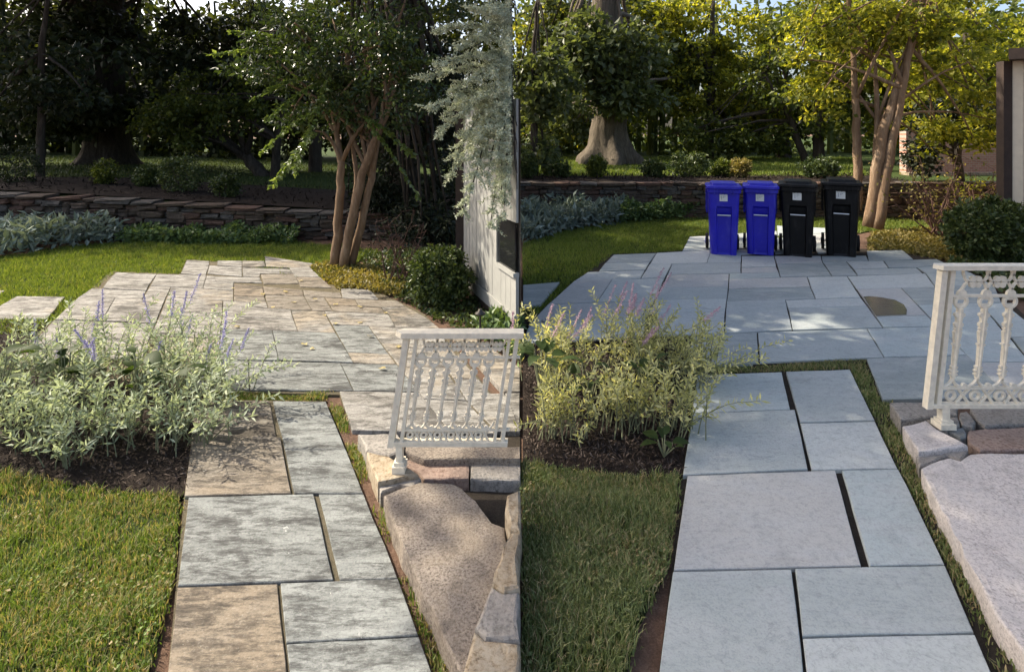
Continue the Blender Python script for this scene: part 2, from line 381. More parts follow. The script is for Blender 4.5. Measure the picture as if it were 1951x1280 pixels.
M['broad'] = leaf_mat('broad dark leaves', [(.1, (.022, .04, .012)), (.6, (.04, .066, .018)), (.95, (.085, .12, .025))], .4, .6, .25)
M['lamb'] = leaf_mat('silver lambs ear leaves', [(.1, (.12, .155, .13)), (.6, (.20, .245, .21)), (.95, (.34, .38, .33))], .12, .8, .1)
M['ivy'] = leaf_mat('ground cover leaves', [(.1, (.06, .10, .035)), (.6, (.115, .18, .065)), (.95, (.21, .28, .11))], .25, .45, .4)
M['vinca'] = leaf_mat('golden lit vinca leaves', [(.1, (.14, .13, .035)), (.6, (.26, .22, .07)), (.95, (.42, .33, .14))], .35, .5, .3)  # yellow of sunlight on the leaves is painted in
M['box'] = leaf_mat('boxwood leaves', [(.1, (.03, .05, .016)), (.6, (.065, .095, .028)), (.95, (.14, .17, .05))], .25, .4, .4)
M['fallen'] = leaf_mat('fallen leaves', [(.1, (.34, .25, .09)), (.6, (.45, .37, .17)), (.95, (.5, .44, .25))], .2, .6, .2)
def bark_mat(name, dark, mid, light, sc=(7, 7, 1.1), st=1.0):
    m, nt, b = mat(name); v = coords(nt, sc); n = noise(nt, v, 1.6, 10, .7, .6); n2 = noise(nt, coords(nt), 2.2, 6, .6); f = noise(nt, v, 9, 8, .75)
    c = ramp(nt, mix(nt, .35, n, f), [(.34, dark), (.5, mid), (.66, light)]); c = mix(nt, ramp(nt, n2, [(.45, (0, 0, 0)), (.65, (.6, .6, .6))]), c, mid)
    nt.links.new(c, b.inputs['Base Color']); b.inputs['Roughness'].default_value = .9; b.inputs['Specular IOR Level'].default_value = .15; bump(nt, b, mix(nt, .3, n, f), st, .06); return m
M['bark'] = bark_mat('furrowed bark', (.018, .014, .011), (.06, .05, .04), (.12, .10, .08))
M['bark_tan'] = bark_mat('oak bark', (.03, .024, .018), (.12, .10, .075), (.22, .185, .14))
M['bark_myrtle'] = bark_mat('peeling crape myrtle bark', (.085, .052, .032), (.21, .14, .088), (.40, .31, .22), (5, 5, .8), .5)
M['bark_red'] = plain('reddish twigs', (.11, .06, .045), .8, .3, 30)
M['stem'] = plain('plant stems', (.17, .18, .10), .8, .3, 30)
M['paint'] = plain('cream painted iron', (.74, .67, .53), .5, .14, 30, 0, .45, .25, .002)
M['board'] = plain('white painted boards', (.31, .31, .29), .6, .08, 8, 0, .3, .1)  # white dulled to grey to stand in for tree shade
M['board_tan'] = plain('tan painted siding', (.62, .54, .41), .6, .08, 8, 0, .3, .1)
M['trim'] = plain('dark brown trim', (.035, .022, .016), .7, .3, 10)
M['glass'], _nt, _b = mat('dark window glass'); _b.inputs['Base Color'].default_value = (.012, .013, .014, 1); _b.inputs['Roughness'].default_value = .08
M['roof'] = plain('dark roof shingles', (.06, .05, .045), .9, .3, 20)
M['blue'] = plain('blue plastic', (.012, .010, .42), .38, .12, 6, 0, .5, .12, .002)
M['black'] = plain('black plastic', (.004, .004, .0045), .5, .25, 6, 0, .25, .12, .002)
for _k, _dust in (('blue', (.10, .10, .46)), ('black', (.045, .043, .04))):
    _nt = M[_k].node_tree; _b = _nt.nodes['Principled BSDF']; _src = _b.inputs['Base Color'].links[0].from_socket
    _n = noise(_nt, coords(_nt, (1, 1, .35)), 9, 10, .75, .4); _f = ramp(_nt, _n, [(.52, (0, 0, 0)), (.68, (.5, .5, .5))]); _nt.links.new(mix(_nt, _f, _src, _dust), _b.inputs['Base Color'])
    _nt.links.new(ramp(_nt, _n, [(.3, (.36, .36, .36)), (.7, (.62, .62, .62))]), _b.inputs['Roughness'])
M['rubber'] = plain('black rubber', (.012, .011, .010), .8, .2, 20)
M['steel'] = plain('brushed steel', (.62, .61, .58), .35, .1, 60, .85)
M['sticker'] = plain('white sticker', (.72, .72, .68), .7, .05, 40, 0, .2, 0)
M['ink'] = plain('grey ink', (.25, .25, .27), .7, .05, 40, 0, .2, 0)
M['bronze'] = plain('dark bronze', (.05, .045, .04), .45, .2, 20, .6)
M['brick'], _nt, _b = mat('red brick')
_br = _nt.nodes.new('ShaderNodeTexBrick'); _br.inputs['Scale'].default_value = 4.2
_br.inputs['Color1'].default_value = (.34, .16, .11, 1); _br.inputs['Color2'].default_value = (.42, .23, .16, 1); _br.inputs['Mortar'].default_value = (.38, .32, .27, 1)
_sx = _nt.nodes.new('ShaderNodeSeparateXYZ'); _cx = _nt.nodes.new('ShaderNodeCombineXYZ'); _nt.links.new(coords(_nt), _sx.inputs[0])
_nt.links.new(_sx.outputs[0], _cx.inputs[0]); _nt.links.new(_sx.outputs[2], _cx.inputs[1]); _nt.links.new(_cx.outputs[0], _br.inputs['Vector']); _nt.links.new(_br.outputs[0], _b.inputs['Base Color']); _b.inputs['Roughness'].default_value = .9

SIDE = {'old': -1, 'new': 1}
def clip(poly_px, side):
    """keep a garden on its own side of the line between the two gardens (plan x = 0)"""
    return [(min(x, 991.0) if side == 'old' else max(x, 996.0), y) for x, y in poly_px]

# ------------------------------------------------------------------ ground
def grid_sheet(name, xs, ys, zf, m):
    mb = MB(); X, Yg = np.meshgrid(xs, ys); Z = zf(X, Yg); nx, ny = len(xs), len(ys)
    i = np.arange(ny - 1)[:, None] * nx + np.arange(nx - 1)[None, :]; i = i.ravel()
    mb.add(np.stack([X, Yg, Z], -1).reshape(-1, 3), np.stack([i, i + 1, i + nx + 1, i + nx], -1))
    return tag(mb.build(name, m, smooth=True), kind='structure')

grid_sheet('ground', np.array([-300, -60, -20, -8, 0, 8, 20, 60, 300.]), np.array([-60, -10, 0, 5, 10, 20, 60, 300.]), lambda x, y: x * 0 - .045, M['soil_red'])

def flat(name, px, side, z, m, clipit=True, world=None):
    pts = np.array([P(x, y, z) for x, y in (clip(px, side) if clipit else px)]) if world is None else np.array([[x, y, z] for x, y in world])
    if area(pts) < 0: pts = pts[::-1]
    mb = MB(); mb.ngon(pts, list(range(len(pts))))
    lo = pts - np.array([0, 0, .05]); k = np.arange(len(pts)); n = len(pts); k2 = (k + 1) % n
    mb.add(np.concatenate([pts, lo]), np.stack([k, k + n, k2 + n, k2], -1))
    o = mb.build(name, m); tag(o, kind='structure'); return o, pts[:, :2]

# ---- paving stones, traced from the clean terrace; the weathered one has the same stones
STONES = [  # right-hand pixels
 [(1169,485),(1251,482),(1238,499),(1153,501)], [(1152.5,501),(1237.5,499.3),(1229,514),(1141,516)],
 [(1120,518),(1228.5,514.5),(1220,530),(1166,532),(1094,535)], [(1094,535),(1166,532),(1138,575),(1045,579)],
 [(1166,532),(1266,530),(1246,573.5),(1138,575)], [(1237.5,503.7),(1280,502.6),(1266,529.7),(1221,530.2)],
 [(1251,482),(1355,476.5),(1351,488),(1346.5,501),(1238,503.5)], [(1355,476.5),(1412.6,476),(1412.6,487.7),(1351,488)],
 [(1351,488),(1412.6,487.7),(1411.5,500),(1346.5,501.3)], [(1314,451),(1361,449),(1360,459),(1309,460)],
 [(1309.7,460),(1360,459),(1353.5,476.5),(1300,477.5)], [(1280,502.8),(1411.5,500.2),(1411.5,519.8),(1271.5,523)],
 [(1412.8,487.8),(1475,487.7),(1479,507.5),(1412.6,509.5)], [(1412.6,509.7),(1479,507.7),(1483.5,517.9),(1412.5,519.9)],
 [(1475.5,488),(1564,488),(1566.7,499.6),(1480,502.6)], [(1480.3,502.9),(1567,499.9),(1585,525.8),(1487,528)],
 [(1389.5,521),(1483.5,518.1),(1486.7,528.2),(1389,532)], [(1389,532.2),(1537.5,527.5),(1544,546.6),(1388,550.2)],
 [(1388,550.4),(1544,546.9),(1553.8,569),(1384.3,574.6)], [(1538,527.5),(1614,526.3),(1639.7,566.2),(1554,569)],
 [(1271.5,523.3),(1389,521.2),(1387.5,545.6),(1260.7,548)], [(1260.7,548.1),(1387.4,545.8),(1385,568.7),(1249,571.8)],
 [(1249,572),(1385,569),(1382.5,588),(1238,592.2)], [(1238,592.4),(1382.3,588.2),(1381.6,593.2),(1235,597)],
 [(1256,597),(1381.5,593.4),(1380,634),(1228,640)], [(1044,579.5),(1246,574),(1232,604.5),(1010,615)],
 [(1008,616),(1231,605),(1226,641),(980,655)], [(1384.3,574.9),(1496,571.3),(1509.7,628),(1380,634.6)],
 [(1496.2,571.2),(1640,566.8),(1652.5,582.5),(1501,586.2)], [(1501.2,586.4),(1652.7,582.8),(1682,623.3),(1510,628)],
 [(1614.5,526.3),(1763,521),(1781.5,546.8),(1632.2,550.2)], [(1632.5,550.4),(1716.8,548.4),(1766.3,600.7),(1668.5,603.2)],
 [(1668.7,603.4),(1766.5,601),(1786,621.4),(1682.2,623.2)], [(1717.3,548.3),(1895,544.5),(1908,576),(1748.3,580.6)],
 [(1748.8,580.8),(1866,577.5),(1962,688),(1855,689)], [(1866.5,577.3),(1912,576.3),(1990,640),(1926,641.6)],
 [(1926.5,641.9),(1992,641),(2040,688),(1963,688)], [(1652,625.8),(1787,621.8),(1842.5,675.5),(1684.5,680)],
 [(1650,682),(1684.5,680.6),(1843,676.2),(1925,757),(1681,760)], [(1855.5,689.6),(1963,688.8),(2040,755),(1926,757)],
 [(1567.8,499.6),(1612.5,498.4),(1633.5,524.4),(1585.5,525.6)], [(1565,488),(1650,487),(1655,496.7),(1567.3,499.3)],
 [(1613.2,498.3),(1683,497.2),(1692.6,510),(1626.6,512.6)], [(1627,512.9),(1745.5,510),(1758,521),(1634,524.4)],
 [(1684,497.1),(1785,494),(1803,503),(1746,509.7),(1693,510)], [(1747,510),(1804,503.5),(1850,520),(1893,544.3),(1782,546.6),(1764,521)],
 [(1651,478),(1720,476),(1740,493.5),(1684,496.9),(1655,496.5)], [(1320,637),(1442.7,633.2),(1446,690.5),(1310,696)],
 [(1443.5,633),(1651.6,626),(1684.2,680),(1447,690)],
]
LSTONES = [  # seen on the weathered side only (hidden by the bins on the other): left-hand pixels
 [(414.5,496),(461,496.5),(461,508),(413.5,505)], [(399,506),(461,509),(461,526.5),(395,521.5)], [(462,510),(550,511.5),(558,521),(496.5,521),(462,520)],
 [(462.5,520.8),(496,521.5),(494.7,528.3),(462.5,526.8)], [(551,510),(590,509),(610,528),(562,527)], [(461.5,496.5),(504,497.5),(506,507.5),(461.5,509.5)],
 [(504.5,487.5),(606,503),(590,508.5),(550,509.8),(506.3,507.3)], [(410,527),(495,529),(499.5,539),(409,536)], [(496.5,521.8),(561.5,521.5),(569,540),(502,541)], [(562.5,527.6),(611,528.5),(632,548),(572,546)],
]
WALK = [
 [(1328,713.5),(1490,708),(1506,779.8),(1318,787)], [(1497,707.8),(1619.7,703.8),(1667.5,801),(1524,804.7)], [(1318,787.6),(1515,780.6),(1540,894.3),(1300,905)],
 [(1524.5,805.3),(1668,801.5),(1711,892),(1546,894.6)], [(1309,905.6),(1592,894.8),(1642,1077.4),(1282,1085.3)], [(1603,894.4),(1712,892.5),(1801,1074.5),(1656,1077.4)],
 [(1281,1086),(1509,1081.4),(1552,1450),(1230,1450)], [(1513.5,1081.1),(1801.5,1075.2),(1857,1203.4),(1527.5,1211)], [(1528,1211.8),(1858,1204.4),(1966,1450),(1556,1450)],
]
TAN_L = {12, 14, 15, 40, 41, 42, 43, 44, 1008, 1009, 2000, 2002, 2006}
GREY_L = {27, 28, 29, 31, 37, 47, 48, 2001, 2003, 2004, 2005, 2007, 2008}

def flagstone(poly, parent, m, name='flagstone', z=0.0, th=.042, gap=.0035, jit=.0016, seg=.16):
    p = offset(poly, gap); out = []
    for i in range(len(p)):
        a, b = p[i], p[(i + 1) % len(p)]; k = max(1, int(np.linalg.norm(b - a) / seg))
        for t in range(k): out.append(a + (b - a) * t / k + rng.normal(0, jit, 2) * (t > 0))
    p = np.array(out); n = len(p); dz = rng.uniform(-.003, .003)
    top = offset(p, .0028); z += dz
    tilt = rng.normal(0, .0012, 2); c = p.mean(0)
    zz = lambda q, base: base + (q - c) @ tilt
    V = np.concatenate([np.column_stack([top, zz(top, z)]), np.column_stack([p, zz(p, z - .0032)]), np.column_stack([p, np.full(n, z - th)])])
    k = np.arange(n); k2 = (k + 1) % n
    mb = MB(); mb.add(V, [np.array([k]), np.stack([k + n, k2 + n, k2, k], -1), np.stack([k + 2 * n, k2 + 2 * n, k2 + n, k + n], -1)])
    return mb.build(name, m, parent, (c[0], c[1], z))

ALLST = {'old': [], 'new': []}; PATIO = {}
def paving(side):
    old = side == 'old'
    patio_px = [(1160,484),(1252,480),(1300,477),(1314,450),(1420,447),(1560,470),(1660,475),(1740,480),(1805,500),(1850,515),(1915,565),(2045,690),(2045,758),(1681,758),(1651,690),(1300,697),(960,660),(1000,616)]
    tf = (lambda p: warp(HI, p)) if old else (lambda p: p)
    pj = 'sand' if old else 'soil'
    patio, _ = flat('patio', [tf(p) for p in patio_px], side, -.010 if old else -.016, M[pj])
    patio['label'] = 'stained brown and grey flagstone terrace' if old else 'cleaned blue-grey flagstone terrace'
    walk, __ = flat('garden_path', [tf(p) for p in [(1330,711),(1617,705),(1962,1448),(1236,1448),(1300,905)]], side, -.014 if old else -.024, M[pj])
    walk['label'] = 'stained flagstone garden path' if old else 'cleaned blue-grey flagstone garden path'
    PATIO[side] = offset(_, .06)
    jobs = [(i, s, patio, tf) for i, s in enumerate(STONES)]
    jobs += [(1000 + i, s, patio, (lambda p: p) if old else (lambda p: warp(HF, p))) for i, s in enumerate(LSTONES)]
    jobs += [(2000 + i, s, walk, tf) for i, s in enumerate(WALK)]
    # one stepping stone on the lawn at the far left of each terrace
    jobs += [(3000, [(32, 564), (124, 565), (90, 607), (-45, 607)], None, (lambda p: p) if old else (lambda p: warp(HF, p)))]
    if old: jobs += [(1100 + i, s, patio, lambda p: p) for i, s in enumerate([[(862,640),(905,641),(991,700),(991,745),(960,745)], [(962,748),(991,748),(991,818),(991,819)], [(880,750),(960,748),(991,790),(991,820),(945,820)]])]
    if old: jobs += [(3001, [(-60, 552), (10, 553), (-18, 572), (-90, 572)], None, lambda p: p)]
    for i, s, par, f in jobs:
        px = clip([f(p) for p in s], side)
        w = np.array([P(x, y)[:2] for x, y in px])
        if abs(area(w)) < .004: continue
        m = M['new'] if not old else M['old_tan'] if i in TAN_L else M['old_grey'] if i in GREY_L else M['old']
        ALLST[side].append(w)
        o = flagstone(w, par, m, 'flagstone' if par else 'stepping_stone', gap=.0022 if old else .0035)
        if par is None:
            tag(o, {(True, 3000): 'tan stepping stone set in the grass beside the weathered terrace', (True, 3001): 'second stepping stone cut by the left picture edge', (False, 3000): 'pale stepping stone in grass left of the cleaned terrace'}[(old, i)], 'stepping stone')
for sd in ('old', 'new'): paving(sd)
# the damp stone on the clean terrace
_w = np.array([P(x, y, .006)[:2] for x, y in [(1645,565),(1655,564),(1680,566.5),(1705,571),(1722,580),(1728,590),(1727,599.5),(1700,600.5),(1669,602)]])
_mb = MB(); _mb.ngon(np.column_stack([_w[::-1] if area(_w) < 0 else _w, np.full(len(_w), .0062)]), list(range(len(_w))))
_o = _mb.build('puddle', M['wet'], loc=(_w[:, 0].mean(), _w[:, 1].mean(), .0062)); tag(_o, 'dark wet patch drying on a flagstone of the cleaned terrace', 'puddle')

def not_on_stones(xy, side, d=-.01):
    k = np.ones(len(xy), bool)
    for s in ALLST[side]:
        lo, hi = s.min(0), s.max(0); c = (xy[:, 0] > lo[0]) & (xy[:, 0] < hi[0]) & (xy[:, 1] > lo[1]) & (xy[:, 1] < hi[1])
        if c.any():
            ii = np.where(c)[0]; k[ii[inside(xy[ii], offset(s, d))]] = False
    return k

def lawn(name, px, side, n, gm, h, w, two=True, z=-.03, sheet='turf', hfun=None, dens=None):
    o, poly = flat(name, px, side, z, M[sheet])
    xy = sample(poly, n)
    if two: xy = xy + rng.normal(0, .012, xy.shape)
    xy = xy[not_on_stones(xy, side)]
    if name == 'lawn': xy = xy[~inside(xy, PATIO[side])]
    if dens is not None: xy = xy[rng.random(len(xy)) < dens(xy[:, 0], xy[:, 1])]
    mb = MB(); add_blades(mb, xy, z, h, w, .9, two)
    if two and name == 'lawn':
        cl = xy[(vnoise(xy[:, 0], xy[:, 1], .16, 61) > .62) & (rng.random(len(xy)) < .10)]; add_leaves(mb, np.column_stack([cl, z + rng.uniform(.01, .035, len(cl))]), .016, .014, up=1.6)
    g = mb.build('grass', M[gm]); tag(g, kind='stuff'); return o, g

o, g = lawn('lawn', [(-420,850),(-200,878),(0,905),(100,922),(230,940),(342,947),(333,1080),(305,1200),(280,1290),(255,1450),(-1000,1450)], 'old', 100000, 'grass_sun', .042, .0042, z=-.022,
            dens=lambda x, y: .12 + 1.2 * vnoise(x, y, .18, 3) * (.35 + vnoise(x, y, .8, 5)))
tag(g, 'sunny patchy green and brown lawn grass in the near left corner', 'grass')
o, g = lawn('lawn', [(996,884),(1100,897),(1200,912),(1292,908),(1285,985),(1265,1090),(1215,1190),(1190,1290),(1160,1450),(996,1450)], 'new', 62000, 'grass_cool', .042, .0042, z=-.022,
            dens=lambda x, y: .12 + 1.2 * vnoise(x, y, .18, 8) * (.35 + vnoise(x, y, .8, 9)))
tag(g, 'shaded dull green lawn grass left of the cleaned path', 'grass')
o, g = lawn('lawn', [(-500,640),(-300,515),(-60,498),(60,484),(140,470),(250,462),(560,462),(640,470),(720,480),(640,520),(560,560),(420,640),(120,612),(60,640),(-200,640)], 'old', 95000, 'grass_lush', .055, .011, False)
tag(g, 'bright green lawn grass round the weathered terrace, half in shade', 'grass')
o, g = lawn('lawn', [(996,465),(1080,440),(1180,424),(1350,412),(1500,408),(1700,418),(1830,432),(1830,444),(1700,452),(1660,440),(1500,470),(1330,500),(1150,560),(1045,600),(996,615)], 'new', 75000, 'grass_lush', .055, .012, False)
tag(g, 'green lawn grass behind the blue bins and cleaned terrace', 'grass')
o, g = lawn('grass_strip', [(395,735),(650,738),(683,822),(690,850),(724,938),(740,960),(834,1180),(890,1330),(842,1330),(625,765),(405,768)], 'old', 11000, 'grass_sun', .032, .006, z=-.03, sheet='soil_red',
            dens=lambda x, y: np.clip(2.2 * vnoise(x, y, .25, 14) - .35, 0, 1) + (y > 4.1))
tag(g, 'narrow strip of grass edging the stained path', 'grass')
o, g = lawn('grass_strip', [(1330,692),(1652,682),(1682,757),(1697,765),(1716,800),(1745,870),(1757,899),(1817,1017),(1888,1149),(1951,1242),(2010,1330),(1912,1330),(1619,704),(1330,715)], 'new', 11000, 'grass_cool', .03, .006, z=-.03, sheet='soil',
            dens=lambda x, y: np.clip(2.2 * vnoise(x, y, .25, 17) - .35, 0, 1) + (y > 4.25))
tag(g, 'narrow strip of grass edging the cleaned path', 'grass')

def mulch(px, side, label, n):
    o, poly = flat('planting_bed', px, side, -.016, M['mulch'])
    xy = sample(offset(poly, .02), n); xy = xy[not_on_stones(xy, side, .02)]
    mb = MB(); p = np.column_stack([xy, rng.uniform(-.016, .012, len(xy))]); add_leaves(mb, p, .035, .008, up=1.5, spread=1, fold=.0)
    tag(mb.build('bark_mulch', M['chip']), label, 'mulch', kind='stuff')
mulch([(-420,600),(-100,612),(70,612),(200,640),(415,655),(425,735),(408,768),(366,940),(342,945),(230,937),(100,918),(0,902),(-200,875),(-420,848)], 'old', 'dark bark mulch under the silver sage on the left', 14000)
mulch([(996,600),(1120,625),(1300,655),(1335,700),(1330,715),(1318,790),(1306,905),(1292,908),(1200,908),(1100,893),(996,880)], 'new', 'dark bark mulch under the golden lit sage beside cleaned path', 14000)

# ------------------------------------------------------------------ upper terraces behind the garden walls
WY_L, WY_R = 10.0, 12.3
def z_left(x): return np.interp(x, [-9.3, -3.2, -1.0, 0.0], [.80, .44, .40, .40])
grid_sheet('terrace', np.linspace(-60, -.02, 40), np.array([10.2, 10.6, 11.2, 12, 13, 14.5, 16, 18, 21, 25, 30, 40, 80]),
           lambda x, y: z_left(x * 10 / np.maximum(10, y * .8)) - .03 + .03 * (vnoise(x, y, 1.3, 2) - .5) + .004 * np.maximum(0, y - 14), M['turf_far'])
grid_sheet('terrace', np.linspace(.02, 60, 40), np.array([12.5, 12.8, 13.2, 14, 15, 16, 18, 21, 25, 30, 40, 80]),
           lambda x, y: .745 + .03 * (vnoise(x, y, 1.3, 4) - .5) + .006 * np.maximum(0, y - 14), M['turf_far'])
def upper(side, poly, n, zf, label):
    xy = sample(np.array(poly), n); mb = MB(); add_blades(mb, xy, 0, .07, .028, .7, False)
    v = mb.v[0]; v[:, 2] += np.repeat(zf(xy[:, 0], xy[:, 1]), 3)
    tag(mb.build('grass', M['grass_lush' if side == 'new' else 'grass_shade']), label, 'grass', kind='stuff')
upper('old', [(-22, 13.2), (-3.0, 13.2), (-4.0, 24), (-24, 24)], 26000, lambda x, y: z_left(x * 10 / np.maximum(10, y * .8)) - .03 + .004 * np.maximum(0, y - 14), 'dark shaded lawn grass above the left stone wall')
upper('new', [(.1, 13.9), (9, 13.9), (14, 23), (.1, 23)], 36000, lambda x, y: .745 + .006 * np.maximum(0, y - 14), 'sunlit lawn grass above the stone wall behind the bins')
def top_bed(x0, x1, y0, y1, zf, label):
    mb = MB(); xs = np.linspace(x0, x1, 30); ys = np.linspace(y0, y1, 6); X, Yg = np.meshgrid(xs, ys); Z = zf(X) + .02 + .05 * vnoise(X, Yg, .5, 6) * np.sin(np.pi * (Yg - y0) / (y1 - y0))
    i = (np.arange(5)[:, None] * 30 + np.arange(29)[None, :]).ravel(); mb.add(np.stack([X, Yg, Z], -1).reshape(-1, 3), np.stack([i, i + 1, i + 31, i + 30], -1))
    n = 2500; xy = np.column_stack([rng.uniform(x0, x1, n), rng.uniform(y0, y1, n)]); add_leaves(mb, np.column_stack([xy, zf(xy[:, 0]) + .05]), .1, .03, up=1.5)
    tag(mb.build('planting_bed', M['mulch'], smooth=False), label=label, kind='structure')
top_bed(-13, -.1, 10.25, 13.1, z_left, 'dark mulched bed above the left wall')
top_bed(.1, 9, 12.5, 14.1, lambda x: x * 0 + .75, 'dark mulched bed above the right wall')

# ------------------------------------------------------------------ dry stone garden walls
def rock(seed):
    r = np.random.default_rng(seed); mb = MB(); e = .5; b = .10
    rings = [(-e, .0), (-e + b, b), (e - b, b), (e, 0)]
    prof = []
    for y, ins in [(-.5, .10), (-.40, 0.0), (.5, 0)]:
        pts = np.array([[-.5 + ins, -.5 + ins * 2.0], [0, -.5 + ins * 1.6], [.5 - ins, -.5 + ins * 2], [.5 - ins * .6, 0], [.5 - ins, .5 - ins * 2], [0, .5 - ins * 1.6], [-.5 + ins, .5 - ins * 2], [-.5 + ins * .6, 0]])
        pts += r.normal(0, .035, pts.shape) * (1 if y < .4 else 0)
        prof.append(np.column_stack([pts[:, 0], np.full(8, y) + (r.normal(0, .05, 8) if y < -.3 else 0), pts[:, 1]]))
    k = np.arange(8); k2 = (k + 1) % 8
    mb.add(np.concatenate(prof), [np.array([k]), np.stack([k, k + 8, k2 + 8, k2], -1), np.stack([k + 8, k + 16, k2 + 16, k2 + 8], -1)])
    return mb
ROCK = {(i, m): None for i in range(5) for m in ('wall_a', 'wall_b', 'wall_c')}
for (i, m) in ROCK:
    me = rock(100 + i).mesh('wall_stone'); me.materials.append(M[m]); ROCK[(i, m)] = me
def stone_wall(label, x0, x1, y, hf, ncourse):
    w = thing('stone_wall', label, 'wall', ((x0 + x1) / 2, y, 0))
    mb = MB(); xs = np.linspace(x0, x1, 24)
    top = np.column_stack([xs, np.full(24, y + .07), hf(xs) - .05]); bot = top.copy(); bot[:, 2] = -.09
    tb = top + np.array([0, .28, 0]); k = np.arange(23)
    mb.add(np.concatenate([bot, top, tb]), [np.stack([k, k + 1, k + 25, k + 24], -1), np.stack([k + 24, k + 25, k + 49, k + 48], -1)])
    mb.build('mortar_core', M['mortar'], w)
    hs = rng.uniform(.65, 1.5, ncourse); hs[-1] = .8; edges = np.concatenate([[0], np.cumsum(hs) / hs.sum()])
    for c in range(ncourse):
        x = x0 + rng.uniform(-.2, 0); cap = c == ncourse - 1
        while x < x1 - .05:
            ln = rng.uniform(.12, .42) * (1.6 if cap else 1); ln = min(ln, x1 - x); xm = x + ln / 2; tot = hf(xm) + .05
            if ln > .06:
                z0, z1 = edges[c] * tot, edges[c + 1] * tot
                if not cap and rng.random() < .12: z1 = edges[min(c + 2, ncourse - 1)] * tot
                me = ROCK[(int(rng.integers(5)), ['wall_a', 'wall_b', 'wall_c'][int(rng.choice(3, p=[.45, .3, .25]))])]
                o = bpy.data.objects.new('stone', me); C.objects.link(o); o.parent = w
                o.location = (xm - (x0 + x1) / 2, rng.uniform(-.05, .03) + (.08 if cap else .06), -.05 + (z0 + z1) / 2 + rng.normal(0, .006))
                o.scale = (ln - .006, (.36 if cap else .24), (z1 - z0) * rng.uniform(.8, 1.05)); o.rotation_euler = (0, rng.normal(0, .045), rng.normal(0, .06))
            x += ln
stone_wall('dark brown dry stone wall behind the shaded left lawn', -9.9, -.15, WY_L, z_left, 7)
stone_wall('reddish brown dry stone wall behind the bins', .08, 11.2, WY_R, lambda x: np.asarray(x) * 0 + .775, 8)

# ------------------------------------------------------------------ ground cover
def cover(name, label, px, side, n, L, W, m, hgt, up=.6, curl=.1, zf=None, world=None):
    poly = np.array([P(x, y)[:2] for x, y in clip(px, side)]) if world is None else np.array(world)
    xy = sample(poly, n); xy = xy[not_on_stones(xy, side, .01)]
    bumpy = hgt * (.35 + .9 * vnoise(xy[:, 0], xy[:, 1], .35, 21)); z = bumpy * rng.uniform(.15, 1, len(xy)) + (0 if zf is None else zf(xy[:, 0]))
    mb = MB(); add_leaves(mb, np.column_stack([xy, z - .03]), L, W, np.array([0, -.25, .45]), up, .8, .15, curl)
    tag(mb.build(name, M[m]), label, 'ground cover', kind='stuff')
cover('silver_ground_cover', 'silvery grey woolly plants below the left stone wall', [(-150,505),(-60,498),(60,484),(140,470),(235,462),(225,450),(-150,452)], 'old', 3200, .17, .065, 'lamb', .42)
cover('green_ground_cover', 'low dark green leafy cover along the left stone wall', [(225,462),(400,465),(560,463),(570,450),(400,450),(235,450)], 'old', 4600, .085, .06, 'ivy', .26)
cover('silver_ground_cover', 'silvery grey woolly plants below the right stone wall', [(996,463),(1080,440),(1180,426),(1190,413),(996,414)], 'new', 3600, .19, .075, 'lamb', .48)
cover('green_ground_cover', 'bright green leafy cover left of the blue bins', [(1180,426),(1350,413),(1500,410),(1500,404),(1200,410)], 'new', 5000, .10, .07, 'ivy', .48)
cover('trailing_ground_cover', 'sunlit trailing leaves round the foot of the left multi-stemmed tree', [(590,509),(625,500),(700,505),(790,545),(760,560),(700,556),(650,552),(615,530)], 'old', 4200, .05, .034, 'vinca', .06, 1)
cover('trailing_ground_cover', 'shaded trailing leaves and litter in front of the white shed', [(690,505),(690,478),(880,470),(900,560),(970,620),(900,640),(800,590),(760,565)], 'old', 4200, .06, .04, 'box', .05, 1)
cover('trailing_ground_cover', 'golden lit leafy cover right of the black bins', [(1652,476),(1660,445),(1760,440),(1830,450),(1830,500),(1790,492),(1738,484)], 'new', 5200, .065, .045, 'vinca', .09, 1)
cover('trailing_ground_cover', 'shaded green leafy cover under the right clipped shrub', [(1800,502),(1830,478),(2050,480),(2050,600),(1915,560),(1850,516)], 'new', 5000, .07, .045, 'box', .08, 1)
cover('trailing_ground_cover', 'green and yellow plants behind the left railing', [(905,640),(935,612),(991,606),(991,690),(960,668)], 'old', 900, .09, .045, 'ivy', .16, .8)

# ------------------------------------------------------------------ trees
def branch_path(a, b, sag=.0, wob=.06, n=7):
    a, b = np.array(a, float), np.array(b, float); t = np.linspace(0, 1, n)[:, None]
    p = a + (b - a) * t; L = np.linalg.norm(b - a); p[1:-1] += rng.normal(0, wob * L / n, (n - 2, 3)); p[:, 2] += (np.sin(t[:, 0] * math.pi) * sag); return p

def clumps_in(center, radii, n, shell=.5):
    d = norm(rng.normal(size=(n, 3))); r = rng.uniform(shell ** 3, 1, n) ** (1 / 3); return np.array(center) + d * r[:, None] * np.array(radii)

def leaf_cloud(cl, cr, per, flat=.6):
    n = len(cl); k = rng.integers(int(per * .5), int(per * 1.5), n); idx = np.repeat(np.arange(n), k)
    d = norm(rng.normal(size=(len(idx), 3))) * (rng.random(len(idx)) ** .5)[:, None] * (cr * rng.uniform(.6, 1.3, n))[idx][:, None]; d[:, 2] *= flat
    return cl[idx] + d, d

def keep_side(pos, side, margin=.02):
    """branches end at the line between the two gardens"""
    return pos[:, 0] * SIDE[side] > margin

